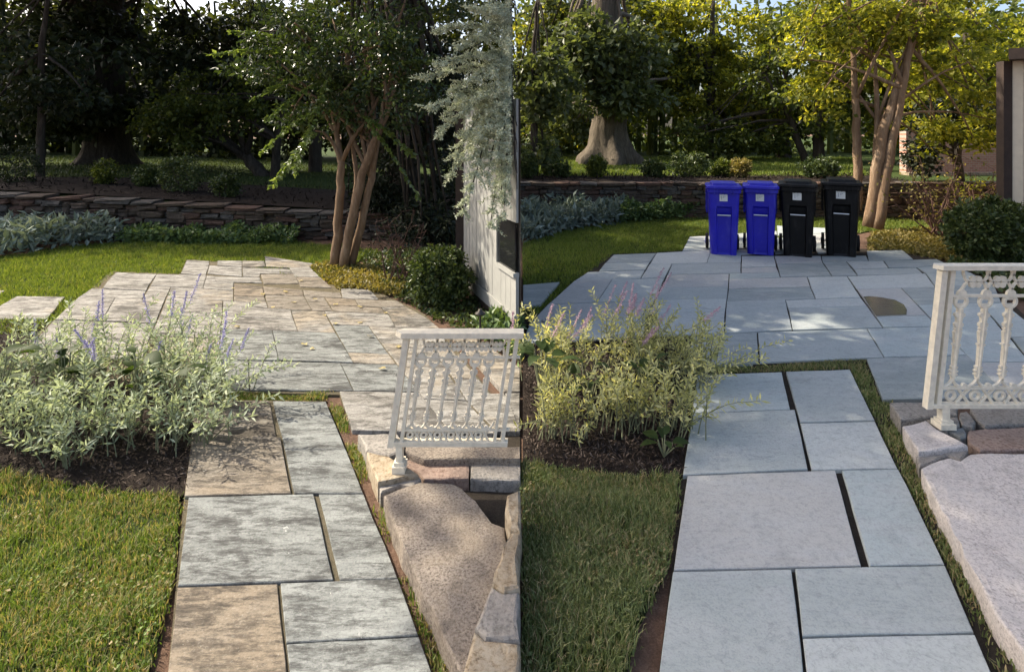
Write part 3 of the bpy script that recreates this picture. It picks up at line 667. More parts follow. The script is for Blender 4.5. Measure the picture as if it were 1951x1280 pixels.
def tree(name, label, base, trunk, crowns, bark, leafm, side, L, W, per, cr, limbs=8, up=.3, extra=None, sides=12, jitter=.04, flare=None, shell=.5, trans=None):
    """trunk: list of stems [(point, radius), ...]; crowns: (center, radii, clumps)"""
    t = thing(name, label, 'tree', base)
    for st in trunk:
        pts = np.array([p for p, r in st]); rad = np.array([r for p, r in st])
        tt = np.linspace(0, 1, len(pts)); ts = np.linspace(0, 1, max(9, len(pts) * 3)); ps = np.stack([np.interp(ts, tt, pts[:, i]) for i in range(3)], -1); rs = np.interp(ts, tt, rad)
        ps[1:-1] += rng.normal(0, .03 if flare else .12, (len(ps) - 2, 3)) * rs[1:-1, None] * np.array([1, 1, 0])
        mb = MB()
        if flare:
            ns, th = 40, np.arange(40) * 2 * math.pi / 40; zz = np.concatenate([np.linspace(-.2, 1.4, 14), np.linspace(1.8, ps[-1, 2] - ps[0, 2] - .2, 10)]); V = []
            ph = rng.uniform(0, 6, 3)
            for z in zz:
                cx_ = np.array([np.interp(z - .2, ps[:, 2] - ps[0, 2], ps[:, i]) for i in range(2)]); r0 = np.interp(z, [0, 1.4, 3, 12], [rad[1] * 1.02, rad[2] * 1.0, rad[2] * .92, rad[-1]])
                fl = math.exp(-max(z, 0) / .34); lob = .5 + .5 * np.cos(6 * th + ph[0] + .5 * np.sin(2 * th + ph[1]))
                r = r0 * (1 + fl * (.12 + .75 * lob ** 1.6) + .035 * np.cos(13 * th + ph[2]) + rng.normal(0, .012, ns)); V.append(np.column_stack([cx_[0] + np.cos(th) * r, cx_[1] + np.sin(th) * r, np.full(ns, ps[0, 2] + .2 + z)]))
            k = np.arange(ns); k2 = (k + 1) % ns; mb.add(np.concatenate(V), [np.stack([i * ns + k, i * ns + k2, (i + 1) * ns + k2, (i + 1) * ns + k], -1) for i in range(len(zz) - 1)])
        else: mb.tube(ps, rs, sides, True, jitter)
        mb.build('trunk', bark, t, smooth=True)
    allp = []; alld = []
    tops = [st[-1] for st in trunk]
    for ci, (c, r, n) in enumerate(crowns):
        cl = clumps_in(c, r, n, shell); cl = cl[keep_side(cl, side)] if side else cl
        if len(cl) == 0: continue
        for j in range(min(limbs, len(cl))):
            st = trunk[rng.integers(len(trunk))]; k = rng.integers(max(1, len(st) // 2), len(st)); a, ra = st[k]
            e = cl[rng.integers(len(cl))]
            mb = MB(); mb.tube(branch_path(a, e, .15), np.linspace(min(ra * .7, .12 * max(1, ra)), .012, 7), 6); mb.build('limb', bark, t, smooth=True)
        p, d = leaf_cloud(cl, cr, per); allp.append(p); alld.append(d)
    if extra is not None and len(extra) == 2: p, d = extra; allp.append(p); alld.append(d)
    if extra is not None and len(extra) > 2:
        p, d, sz = extra[:3]; mb = MB(); add_leaves(mb, p, sz, sz * .6, norm(d) * (.6 if len(extra) == 3 else 1.6), .9, .8 if len(extra) == 3 else .4, .1); mb.build('added_shade_crown' if len(extra) == 3 else extra[4], leafm if len(extra) == 3 else extra[3], t)  # without its own material, extra is unseen leafage added for shade
    p = np.concatenate(allp); d = np.concatenate(alld)
    if side: k = keep_side(p, side); p, d = p[k], d[k]
    mb = MB(); add_leaves(mb, p, L, W, norm(d) * .8 + np.array([0, 0, -.35]), up, .8, .14, .08)
    mb.build('crown', leafm, t); return t

def shade_cloud(region, n, h0, h1, cr, per, dens=None):
    """added leaf clumps out of view, set along the sun rays to shade a region"""
    g = sample(np.array(region), n)
    if dens is not None: g = g[rng.random(len(g)) < dens(g[:, 0], g[:, 1])]
    h = rng.uniform(h0, h1, len(g)); c = np.column_stack([g, np.zeros(len(g))]) + S[None, :] * (h / S[2])[:, None]
    return leaf_cloud(c, cr, per, .5)

# added leaves out of view that shade the left lawn and wall
shU = leaf_cloud(clumps_in((-9.2, 16.2, 8.0), (5.2, 3.8, 1.2), 260, .2), .6, 46)
shL = shade_cloud([(-9.4, 8.95), (-6.5, 8.75), (-3.4, 8.75), (-1.2, 8.9), (-.2, 8.6), (-.2, 16), (-11, 16)], 620, 6.5, 10.5, .6, 52, lambda x, y: np.where(y < 9.4, .5, 1))
b = Q(205, 322, 19)
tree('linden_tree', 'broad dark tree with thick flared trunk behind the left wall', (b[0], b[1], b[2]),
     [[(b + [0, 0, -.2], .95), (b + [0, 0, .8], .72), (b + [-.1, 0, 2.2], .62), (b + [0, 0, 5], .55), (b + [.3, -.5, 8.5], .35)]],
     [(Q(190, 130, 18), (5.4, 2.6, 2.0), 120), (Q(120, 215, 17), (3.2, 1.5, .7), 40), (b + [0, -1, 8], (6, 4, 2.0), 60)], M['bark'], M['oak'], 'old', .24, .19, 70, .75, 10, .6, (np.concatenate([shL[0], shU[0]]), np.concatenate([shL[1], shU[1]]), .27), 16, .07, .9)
b = Q(78, 338, 13.5)
tree('young_tree', 'slim dark trunked tree at the far left above the wall', b, [[(b + [0, 0, -.2], .1), (b + [.02, 0, 1.2], .085), (b + [0, 0, 3], .07), (b + [.2, 0, 4.6], .04)]],
     [(Q(40, 150, 13.5), (2.2, 1.2, 1.1), 45)], M['bark'], M['oak'], 'old', .17, .12, 60, .5, 6, .5)
b = Q(525, 362, 16.5)
tree('leaning_tree', 'dark leaning tree with sunlit yellow-green boughs in the left garden', b,
     [[(b + [0, 0, -.2], .24), (Q(505, 335, 16.5), .2), (Q(470, 300, 16.5), .16), (Q(425, 268, 16.2), .1), (Q(370, 235, 16), .05)], [(b, .18), (Q(523, 320, 16.4), .14), (Q(530, 270, 16.2), .1), (Q(540, 190, 16), .05)]],
     [(Q(370, 235, 15.8), (1.5, 1.0, .9), 34), (Q(440, 180, 16.2), (1.6, 1.1, 1.2), 34)], M['bark'], M['mid'], 'old', .15, .1, 70, .45, 8, .4)
b = Q(600, 340, 19)
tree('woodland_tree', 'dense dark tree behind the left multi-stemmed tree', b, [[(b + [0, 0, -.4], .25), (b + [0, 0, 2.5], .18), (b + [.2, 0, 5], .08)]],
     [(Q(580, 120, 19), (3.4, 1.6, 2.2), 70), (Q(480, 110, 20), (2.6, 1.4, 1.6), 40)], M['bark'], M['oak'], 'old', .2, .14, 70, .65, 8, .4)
# tall evergreen: dark wall of leaves behind the shed, with added unseen leaves to shade the right garden
def dR(x, y):
    d = np.ones_like(x)
    d = np.where((y > 3.0) & (y < 6.8) & (x < 1.3 + .35 * np.maximum(y - 4.2, 0)), .0, d)     # the sage in the sun
    d = np.where((y > 7.4) & (x < 2.2), .55, d); d = np.where(y > 8.8, .22, d)
    d = np.where((x > 1.3) & (x < 2.9) & (y > 3.5) & (y < 5.2), .4, d)      # light for the spruce, whose own shade falls here
    return d
shR = shade_cloud([(-.1, .3), (9.5, .3), (9.5, 9.6), (6.0, 9.7), (3.0, 10.6), (.1, 10.8)], 1350, 6.6, 9.6, .5, 46, dR)
b = Q(770, 470, 10.8)
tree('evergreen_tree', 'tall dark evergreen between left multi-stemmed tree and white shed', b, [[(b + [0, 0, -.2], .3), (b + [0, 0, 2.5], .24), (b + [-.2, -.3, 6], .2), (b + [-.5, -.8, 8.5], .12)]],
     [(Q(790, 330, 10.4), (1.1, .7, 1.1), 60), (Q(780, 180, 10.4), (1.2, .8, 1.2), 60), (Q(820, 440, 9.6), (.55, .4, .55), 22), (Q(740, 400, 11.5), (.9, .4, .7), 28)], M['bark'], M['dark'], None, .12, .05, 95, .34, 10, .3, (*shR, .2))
# background trees of the right garden
b = Q(1160, 300, 19)
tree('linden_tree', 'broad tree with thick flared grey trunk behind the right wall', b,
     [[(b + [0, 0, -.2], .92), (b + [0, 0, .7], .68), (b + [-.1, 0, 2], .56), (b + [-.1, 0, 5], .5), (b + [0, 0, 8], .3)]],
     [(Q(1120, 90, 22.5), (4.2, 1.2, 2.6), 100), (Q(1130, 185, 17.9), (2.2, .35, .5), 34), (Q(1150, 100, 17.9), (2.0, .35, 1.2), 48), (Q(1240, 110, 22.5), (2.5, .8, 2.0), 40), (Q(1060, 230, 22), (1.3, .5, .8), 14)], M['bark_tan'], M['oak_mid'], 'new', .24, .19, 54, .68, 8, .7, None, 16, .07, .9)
b = Q(1017, 325, 14.2)
tree('young_tree', 'slim dark trunked tree left of the thick grey trunk', b, [[(b + [0, 0, -.2], .11), (b + [.03, 0, 1.2], .09), (b + [0, 0, 3], .07), (b + [.1, 0, 4.4], .04)]],
     [(Q(1040, 170, 14), (.75, .8, .9), 30), (Q(1030, 300, 14.2), (.25, .25, .35), 8)], M['bark'], M['oak_mid'], 'new', .2, .15, 50, .4, 6, .6)
b = Q(1500, 306, 22.5)
tree('leaning_tree', 'leaning tree with golden backlit boughs behind the bins', b,
     [[(b + [0, 0, -.2], .26), (Q(1485, 285, 22.5), .22), (Q(1450, 258, 22.5), .17), (Q(1405, 235, 22.1), .1), (Q(1330, 190, 21.9), .05)], [(b, .2), (Q(1495, 270, 22.5), .15), (Q(1500, 200, 22.3), .1), (Q(1470, 120, 22.1), .05)]],
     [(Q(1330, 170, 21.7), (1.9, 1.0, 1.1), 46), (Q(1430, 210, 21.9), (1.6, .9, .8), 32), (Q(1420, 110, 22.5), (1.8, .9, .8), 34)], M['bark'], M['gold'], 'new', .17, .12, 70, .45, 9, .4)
b = Q(1560, 305, 20)
tree('woodland_tree', 'green woodland tree behind the blue and black bins', b, [[(b + [0, 0, -.3], .2), (b + [0, 0, 2], .15), (b + [.3, 0, 5], .06)], [(b + [-.4, 0, -.3], .14), (b + [-1.0, 0, 1.4], .1), (b + [-1.9, 0, 3], .04)]],
     [(Q(1540, 140, 20), (2.4, 1.3, 2.2), 66), (Q(1400, 260, 20.5), (2.6, .8, .7), 40)], M['bark'], M['mid'], 'new', .19, .13, 66, .55, 8, .4)
b = Q(1830, 330, 17)
tree('woodland_tree', 'golden sunlit tree in the upper right background', b, [[(b + [0, 0, -.3], .18), (b + [.1, 0, 2.4], .14), (b + [.2, 0, 5], .06)]],
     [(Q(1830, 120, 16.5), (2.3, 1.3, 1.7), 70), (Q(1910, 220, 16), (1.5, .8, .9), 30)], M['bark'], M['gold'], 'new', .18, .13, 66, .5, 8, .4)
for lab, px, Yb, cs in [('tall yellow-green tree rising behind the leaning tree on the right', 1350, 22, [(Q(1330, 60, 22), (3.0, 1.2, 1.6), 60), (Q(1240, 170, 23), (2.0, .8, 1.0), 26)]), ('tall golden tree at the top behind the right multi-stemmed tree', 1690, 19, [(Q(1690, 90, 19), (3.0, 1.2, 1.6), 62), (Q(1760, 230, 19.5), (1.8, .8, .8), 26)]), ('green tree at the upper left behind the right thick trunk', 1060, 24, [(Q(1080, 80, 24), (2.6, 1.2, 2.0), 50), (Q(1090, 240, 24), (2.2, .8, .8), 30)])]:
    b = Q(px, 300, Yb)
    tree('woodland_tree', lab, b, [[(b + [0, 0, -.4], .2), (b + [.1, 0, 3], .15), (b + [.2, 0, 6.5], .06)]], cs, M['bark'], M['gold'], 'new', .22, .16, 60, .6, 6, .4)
b = Q(1840, 385, 12.6)
tree('evergreen_tree', 'dark evergreen leaning over the red-stemmed shrub on the right', b, [[(b + [0, 0, -.3], .1), (b + [-.2, 0, 1.0], .085), (b + [-.1, 0, 2.4], .05)]],
     [(Q(1840, 225, 12.4), (1.15, .6, .5), 46), (Q(1760, 300, 12.8), (.35, .3, .5), 12)], M['bark'], M['dark'], 'new', .13, .07, 70, .3, 6, .4)

# crape myrtles, many-stemmed
def spray(tip_a, tip_b, n, L):
    p = branch_path(tip_a, tip_b, .05, .03, 12); t = rng.uniform(0, 1, n); q = np.stack([np.interp(t, np.linspace(0, 1, 12), p[:, i]) for i in range(3)], -1)
    dd = norm(np.array(tip_b) - np.array(tip_a)); s = norm(np.cross(dd, [0, 0, 1])); sg = rng.choice([-1, 1], n)[:, None]
    return q, s * sg + dd * .5 + np.array([0, 0, -.25])
b = P(655, 508)
Y = b[1]
ex = [spray(Q(600, 140, Y - .3), Q(480, 190, Y - .6), 120, .1), spray(Q(620, 150, Y - .3), Q(505, 232, Y - .8), 140, .1), spray(Q(610, 205, Y - .3), Q(500, 290, Y - .8), 140, .1), spray(Q(600, 250, Y - .3), Q(520, 355, Y - .8), 140, .1), spray(Q(560, 100, Y - .2), Q(400, 105, Y - .4), 140, .1),
      spray(Q(700, 230, Y - .3), Q(800, 380, Y - .2), 120, .1), spray(Q(720, 130, Y - .3), Q(830, 120, Y - .3), 120, .1), spray(Q(640, 120, Y - .3), Q(560, 330, Y - .9), 120, .1), spray(Q(690, 220, Y - .3), Q(790, 300, Y - .5), 100, .1), spray(Q(590, 90, Y), Q(440, 60, Y - .3), 140, .1)]
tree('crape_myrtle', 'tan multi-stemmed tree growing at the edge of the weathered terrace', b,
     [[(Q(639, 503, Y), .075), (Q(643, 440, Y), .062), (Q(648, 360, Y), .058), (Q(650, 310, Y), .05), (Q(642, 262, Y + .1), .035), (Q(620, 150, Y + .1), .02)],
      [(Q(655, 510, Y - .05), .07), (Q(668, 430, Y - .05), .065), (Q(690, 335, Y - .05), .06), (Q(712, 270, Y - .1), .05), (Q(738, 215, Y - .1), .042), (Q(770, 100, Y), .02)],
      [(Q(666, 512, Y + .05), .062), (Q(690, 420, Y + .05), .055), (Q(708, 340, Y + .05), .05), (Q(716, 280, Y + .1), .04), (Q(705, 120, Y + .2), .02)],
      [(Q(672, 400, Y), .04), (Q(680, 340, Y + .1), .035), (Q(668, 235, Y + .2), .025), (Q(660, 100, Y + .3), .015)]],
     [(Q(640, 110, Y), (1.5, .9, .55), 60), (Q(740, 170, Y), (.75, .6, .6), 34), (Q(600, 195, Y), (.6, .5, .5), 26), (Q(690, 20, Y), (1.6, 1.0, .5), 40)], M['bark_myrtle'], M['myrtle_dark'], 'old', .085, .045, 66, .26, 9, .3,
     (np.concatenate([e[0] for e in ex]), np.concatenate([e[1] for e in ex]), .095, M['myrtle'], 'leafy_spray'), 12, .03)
b = P(1662, 440); Y = b[1]
tree('crape_myrtle', 'tan multi-stemmed tree right behind the black bins', b,
     [[(Q(1632, 400, Y + .4), .09), (Q(1634, 330, Y + .4), .08), (Q(1632, 250, Y + .4), .075), (Q(1630, 190, Y + .3), .06), (Q(1625, 90, Y + .3), .045), (Q(1610, -100, Y + .3), .03)],
      [(Q(1655, 432, Y), .11), (Q(1668, 340, Y), .1), (Q(1682, 250, Y), .095), (Q(1706, 180, Y), .08), (Q(1735, 90, Y), .06), (Q(1765, -10, Y), .045), (Q(1790, -140, Y), .03)],
      [(Q(1672, 436, Y - .1), .1), (Q(1688, 340, Y - .1), .085), (Q(1700, 270, Y - .1), .075), (Q(1722, 170, Y - .1), .06), (Q(1738, 60, Y - .1), .045), (Q(1745, -120, Y - .1), .03)],
      [(Q(1668, 340, Y + .1), .06), (Q(1672, 230, Y + .2), .05), (Q(1668, 120, Y + .2), .03)]],
     [(Q(1680, 60, Y - .2), (1.3, .4, .5), 26), (Q(1600, 70, Y + .6), (1.4, .7, .7), 34), (Q(1830, 130, Y + .3), (.9, .7, .9), 36), (Q(1570, 180, Y + .6), (.5, .4, .5), 14), (Q(1720, -20, Y), (2.2, 1.0, .6), 40), (Q(1760, 250, Y + .7), (.45, .4, .4), 9), (Q(1850, 250, Y + .6), (.6, .4, .35), 12)], M['bark_myrtle'], M['gold'], 'new', .12, .075, 52, .32, 4, .3, None, 12, .03)

# blue spruce overhanging the shed
def spruce():
    b = np.array([-.03, 6.3, 0.0])
    t = thing('blue_spruce', 'blue-grey spruce boughs hanging over the white shed', 'tree', b)
    mb = MB(); mb.tube([b + [0, 0, -.1], b + [0, 0, 1.5], b + [0, 0, 4.2]], [.06, .05, .02], 8); mb.build('trunk', M['bark'], t, smooth=True)
    targets = [(825, 205), (812, 150), (850, 120), (845, 250), (870, 290), (862, 330), (884, 400), (935, 425), (960, 405), (900, 300), (930, 330), (965, 320), (890, 210), (930, 240), (960, 250), (905, 150), (940, 180), (970, 170), (880, 90), (920, 70), (965, 90), (840, 60), (900, 20), (950, 30), (980, 210), (985, 290), (985, 360), (950, 290), (915, 260), (870, 170), (860, 215), (945, 135), (900, 350), (955, 365), (975, 130), (985, 50), (925, 110), (890, 255), (975, 260), (960, 200), (985, 170), (970, 300), (985, 330), (940, 210), (955, 320), (925, 290), (980, 100), (975, 60), (985, 240), (985, 20), (930, 20), (960, 150), (910, 190)]
    mbn = MB(); 
    for (px, py) in targets:
        Yt = rng.uniform(4.55, 5.15); e = Q(px, py, Yt); a = b + np.array([0, 0, e[2] + rng.uniform(.05, .35)]); a[2] = max(a[2], 2.3)
        path = branch_path(a, e, .10, .03, 14)
        mb = MB(); mb.tube(path, np.linspace(.014, .004, 14), 5); mb.build('bough', M['bark'], t, smooth=True)
        for k in range(3, 14):
            for s_ in range(5):
                d = norm(path[min(k, 13)] - path[k - 1]) + rng.normal(0, .6, 3) * np.array([1, 1, .45]) + np.array([-.1, -.1, .05]); d = norm(d); ln = rng.uniform(.05, .16)
                o = path[k]; q = o + d * np.linspace(0, ln, 8)[:, None]
                q = np.repeat(q, 5, 0) + rng.normal(0, .006, (40, 3)); add_leaves(mbn, q[q[:, 0] < -.012], .030, .012, d * .7, .3, .75, .0)
    mbn.build('needles', M['spruce'], t)
spruce()

# far woodland behind both gardens: reads as one mass
def wood(label, x0, x1, y0, y1, n, side):
    c = np.column_stack([rng.uniform(x0, x1, n), rng.uniform(y0, y1, n), np.zeros(n)]); c[:, 2] = rng.uniform(.8, 1, n) * 0 + rng.random(n) * (6.2 + 3.5 * vnoise(c[:, 0], c[:, 1] * 0, 4, 31 if side == 'old' else 33)) + .5
    p, d = leaf_cloud(c, 1.0, 26); k = keep_side(p, side, .05); mb = MB(); add_leaves(mb, p[k], .36, .26, norm(d[k]) * .6, .4, .9)
    k = rng.random(len(c)) < .06
    for q in c[k]: mb.tube([[q[0], q[1], .4], [q[0] + .1, q[1], 4], [q[0] - .2, q[1], 8]], [.16, .12, .05], 6)
    tag(mb.build('far_wood', M['wood' if side == 'old' else 'mid']), label, 'woodland', kind='stuff')  # right wood takes a brighter leaf colour in place of sun
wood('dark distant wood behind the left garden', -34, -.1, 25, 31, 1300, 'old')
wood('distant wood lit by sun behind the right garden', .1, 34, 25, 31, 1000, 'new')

# ------------------------------------------------------------------ shrubs
def shrub(name, label, c, r, m, L, W, n, per=26, twig='bark', group=None, cr=.1, fl=.8, side=None, up=.4):
    t = thing(name, label, 'shrub', (c[0], c[1], c[2]), group)
    cl = clumps_in(np.array(c) + [0, 0, r[2]], r, n, .55)
    mb = MB()
    for i in range(7): mb.tube(branch_path(np.array(c) + rng.normal(0, .03, 3) * [1, 1, 0], cl[rng.integers(len(cl))]), np.linspace(.014, .004, 7), 5)
    mb.build('stems', M[twig], t)
    p, d = leaf_cloud(cl, cr, per, fl); p[:, 2] = np.maximum(p[:, 2], c[2] - .01)
    if side: k = keep_side(p, side); p, d = p[k], d[k]
    mb = MB(); add_leaves(mb, p, L, W, norm(d) * .9, up, .8); mb.build('foliage', m, t); return t
c = P(838, 578); shrub('clipped_shrub', 'rounded dark green shrub in front of the white shed', c, (.33, .3, .31), M['box'], .05, .03, 150, 60, cr=.08)
c = P(1888, 498); shrub('clipped_shrub', 'rounded green shrub by the tan house on the right', c, (.56, .45, .46), M['box'], .07, .042, 190, 60, cr=.11)
for px, Yb, rr, hh, lab, m in [(345, 11.2, .42, .36, 'rounded shrub on the left wall below the yellow-green boughs', 'box'), (280, 11.6, .22, .22, 'low twiggy shrub on the left wall next to the rounded one', 'box'), (200, 11.6, .2, .26, 'small sparse shrub on the left wall under the thick trunk', 'mid'),
                               (430, 10.9, .25, .22, 'small dark shrub on the left wall right of the rounded one', 'box'), (25, 11.6, .62, .42, 'wide leafy shrub on the wall at the left picture edge', 'oak')]:
    x = (px - CX) / F * Yb; shrub('wall_top_shrub', lab, (x, Yb, float(z_left(x)) + .02), (rr, rr * .8, hh), M[m], .06, .035, 60, 36, group='shrubs planted along the left wall', cr=.1)
for px, Yb, rr, hh, lab, m in [(1310, 13.6, .45, .33, 'largest rounded shrub on the right wall left of the bins', 'box'), (1245, 13.5, .28, .2, 'low grey-green shrub left of the largest wall-top shrub', 'box'), (1137, 13.3, .18, .27, 'upright small shrub on the wall below the thick grey trunk', 'mid'),
                               (1065, 13.4, .22, .2, 'small shrub on the wall beside the slim trunk', 'box'), (1375, 13.6, .18, .2, 'thin small shrub right of the largest wall-top shrub', 'mid'), (1410, 13.4, .2, .22, 'pale leafy small shrub on the wall above the blue bins', 'vinca'), (1560, 13.3, .42, .24, 'wide dark shrub on the wall above the black bins', 'box'), (1004, 13.2, .22, .3, 'green shrub on the right wall at the foot of the slim trunk', 'box')]:
    x = (px - CX) / F * Yb; shrub('wall_top_shrub', lab, (x, Yb, .77), (rr, rr * .8, hh), M[m], .075, .045, 60, 34, group='shrubs planted along the right wall', cr=.11, side='new')
def bare_shrub(label, c, h, spread, n, leafm, nl, L):
    t = thing('bare_shrub', label, 'shrub', c); mb = MB(); tips = []
    for i in range(n):
        a = np.array(c) + rng.normal(0, .06, 3) * [1, 1, 0]; e = np.array(c) + np.array([rng.normal(0, spread), rng.normal(0, spread * .5), h * rng.uniform(.5, 1)])
        p = branch_path(a, e, 0, .1, 8); mb.tube(p, np.linspace(.014, .004, 8) * (h / 1.2), 5)
        for k in range(3, 8):
            q = p[k] + rng.normal(0, .16, 3) * h * .8; mb.tube(branch_path(p[k], q, 0, .1, 4), np.linspace(.005, .002, 4), 4); tips.append(q); tips.append((q + p[k]) / 2)
    mb.build('branches', M['bark_red'], t); tips = np.array(tips); pp = np.repeat(tips, nl, 0) + rng.normal(0, .06, (len(tips) * nl, 3))
    mb = MB(); add_leaves(mb, pp, L, L * .6, None, .3); mb.build('foliage', leafm, t)
bare_shrub('bare twiggy shrub in the dark beside the left evergreen', P(765, 532), .9, .3, 9, M['dark'], 3, .04)
bare_shrub('red-stemmed open shrub glowing in the sun right of the bins', P(1788, 452), 1.5, .5, 16, M['vinca'], 2, .07)
bare_shrub('sparse sunny shrub behind the right clipped shrub', P(1850, 440), 1.4, .45, 12, M['gold'], 3, .07)

# ------------------------------------------------------------------ buildings
def shed():
    A = P(884, 546)[:2]; B = P(986, 641)[:2]; hgt = 2.2
    t = thing('shed', 'white vertical-boarded shed under the spruce boughs', 'shed', (A[0], A[1], 0))
    d = (B - A); Ln = np.linalg.norm(d); d /= Ln; nrm_ = np.array([d[1], -d[0]]);
    if nrm_[0] > 0: nrm_ = -nrm_
    R = np.array([.0, A[1] + .9])        # back corner by the garden line
    core = MB(); ring = np.array([A - nrm_ * .03, B - nrm_ * .03, [-.012, B[1] + .3], A + [.22, .62], A - nrm_ * .03 + np.array([.0, .6])])
    core.add(np.concatenate([np.column_stack([ring, np.full(5, .10)]), np.column_stack([ring, np.full(5, hgt)])]), [np.array([[0, 1, 6, 5], [1, 2, 7, 6], [2, 3, 8, 7], [3, 4, 9, 8], [4, 0, 5, 9]]), np.array([[5, 6, 7, 8, 9]])])
    core.build('wall', M['mortar'], t)
    n = 13; w = Ln / n
    for i in range(n):
        c = A + d * (i + .5) * w; mb = MB(); z0 = .2 if i < 9 else 1.05
        mb.box((0, 0, (hgt - z0) / 2), (w - .012, .024, hgt - z0)); ang = math.atan2(d[1], d[0])
        o = mb.build('board', M['board'], t, loc=(0, 0, 0)); o.location = (c[0] - A[0], c[1] - A[1], z0); o.rotation_euler = (0, 0, ang)
        if i >= 9:
            mb = MB(); mb.box((0, 0, .18), (w - .006, .03, .36)); o = mb.build('board', M['board'], t, loc=(0, 0, 0)); o.location = (c[0] - A[0], c[1] - A[1], .2); o.rotation_euler = (0, 0, ang)
    ang = math.atan2(d[1], d[0])
    def bar(name, s, z, ln, hh, th, m):
        mb = MB(); mb.box((0, 0, 0), (ln, th, hh)); o = mb.build(name, m, t, loc=(0, 0, 0)); c = A + d * s + nrm_ * .012; o.location = (c[0] - A[0], c[1] - A[1], z); o.rotation_euler = (0, 0, ang); return o
    bar('base_board', Ln / 2, .13, Ln, .13, .04, M['board']); bar('foundation', Ln / 2, .02, Ln, .09, .03, M['trim'])
    g = bar('window', Ln * .86, .81, Ln * .26, .47, .012, M['glass'])
    bar('window_frame', Ln * .71, .81, .06, .5, .05, M['board']); bar('window_sill', Ln * .86, .565, Ln * .28, .04, .06, M['board'])
    mb = MB(); mb.box((-.05, .02, hgt / 2), (.1, .1, hgt)); mb.build('corner_trim', M['trim'], t, loc=(0, 0, 0)).location = (0, 0, 0)
    rr = np.array([A + nrm_ * .12 + [0, -.02], B + nrm_ * .12, [-.014, B[1] + .32], A + [.24, .66], A + [-.1, .64]]); rr[:, 0] = np.minimum(rr[:, 0], -.014)
    mb = MB(); mb.add(np.concatenate([np.column_stack([rr, np.full(5, hgt + .01)]), np.column_stack([rr, np.full(5, hgt + .06)])]), [np.array([[0, 1, 6, 5], [1, 2, 7, 6], [2, 3, 8, 7], [3, 4, 9, 8], [4, 0, 5, 9]]), np.array([[5, 6, 7, 8, 9]]), np.array([[4, 3, 2, 1, 0]])]); mb.build('roof', M['roof'], t)
shed()
def house():
    A = P(1922, 490)[:2]; hgt = 2.95
    t = thing('house', 'tan house corner with dark trim at the right picture edge', 'house', (A[0], A[1], 0))
    B = A + np.array([2.2, -1.6]); d = norm(B - A); Ln = 2.72; ang = math.atan2(d[1], d[0])
    ring = np.array([A, B, B + [5.5, 3], A + [4.2, 3.6]]) ; mb = MB(); ring2 = ring + np.array([.02, .05])
    mb.add(np.concatenate([np.column_stack([ring2, np.full(4, -.08)]), np.column_stack([ring2, np.full(4, hgt)])]), [np.array([[0, 1, 5, 4], [1, 2, 6, 5], [2, 3, 7, 6], [3, 0, 4, 7]]), np.array([[4, 5, 6, 7]])]); mb.build('wall', M['board_tan'], t)
    for i in range(16):
        w = Ln / 16; c = A + d * (i + .5) * w; mb = MB(); mb.box((0, 0, hgt / 2), (w - .012, .03, hgt - .1)); o = mb.build('board', M['board_tan'], t, loc=(0, 0, 0)); o.location = (c[0] - A[0], c[1] - A[1], .05); o.rotation_euler = (0, 0, ang)
    mb = MB(); mb.box((-.05, .02, hgt / 2), (.13, .13, hgt)); mb.build('corner_trim', M['trim'], t, loc=(0, 0, 0)).location = (0, 0, 0)
    mb = MB(); v = [[-.2, -.22, 0], [2.2, -2.1, 0], [8.0, 1.6, 0], [4.3, 4.0, 0]]; v = np.array(v); mb.add(np.concatenate([v, v + [0, 0, .16]]), [np.array([[0, 3, 2, 1], [4, 5, 6, 7], [0, 1, 5, 4], [1, 2, 6, 5], [2, 3, 7, 6], [3, 0, 4, 7]])]); o = mb.build('eaves', M['trim'], t, loc=(0, 0, 0)); o.location = (0, 0, hgt)
house()
a = Q(1735, 335, 14.6); w = thing('brick_wall', 'sunlit red brick wall with pale ledge behind the bare shrub', 'wall', (a[0] + 1.2, a[1], 0))
mb = MB(); mb.box((0, .15, .95), (2.6, .25, 1.9)); mb.build('wall', M['brick'], w, loc=(0, 0, 0)).location = (0, 0, 0)
mb = MB(); mb.box((0, .0, .78), (2.7, .3, .07)); mb.build('ledge', M['field_tan'], w, loc=(0, 0, 0)).location = (0, 0, 0)

# ------------------------------------------------------------------ rubble steps beside the paths
def block(name, px, side, ztop, th, m, label=None, cat='stone', bev=.008, jit=.004, rough=True, parent=None):
    w = np.array([P(x, y, ztop)[:2] for x, y in clip(px, side)])
    if area(w) < 0: w = w[::-1]
    out = []
    for i in range(len(w)):
        a, b = w[i], w[(i + 1) % len(w)]; k = max(1, int(np.linalg.norm(b - a) / .06))
        for t in range(k): out.append(a + (b - a) * t / k + rng.normal(0, jit, 2) * (t > 0))
    w = np.array(out); n = len(w); a = offset(w, bev); c2 = offset(w, bev * .3); c = w.mean(0)
    jz = lambda s: rng.normal(0, s, n)
    in2 = a + (c - a) * .05
    rings = [np.column_stack([in2, ztop + jz(.0006)]), np.column_stack([a, ztop - .001 + jz(.0008)]), np.column_stack([c2, ztop - bev * .5 + jz(.002)]), np.column_stack([w, ztop - bev * 1.4 + jz(.002)]), np.column_stack([w + rng.normal(0, jit, w.shape), np.full(n, ztop - th)])]
    k = np.arange(n); k2 = (k + 1) % n; fs = [np.array([k])]
    for r in range(4): fs.append(np.stack([k + (r + 1) * n, k2 + (r + 1) * n, k2 + r * n, k + r * n], -1))
    mb = MB(); mb.add(np.concatenate(rings), fs); o = mb.build(name, m, parent, (c[0], c[1], ztop - th))
    if label: tag(o, label, cat)
    return o
flat('shadow_sheet', [(690,830),(991,815),(991,1060),(930,1100),(800,920),(720,925)], 'old', -.036, M['soil'])  # dark sheet standing in for the black shadow in this gap
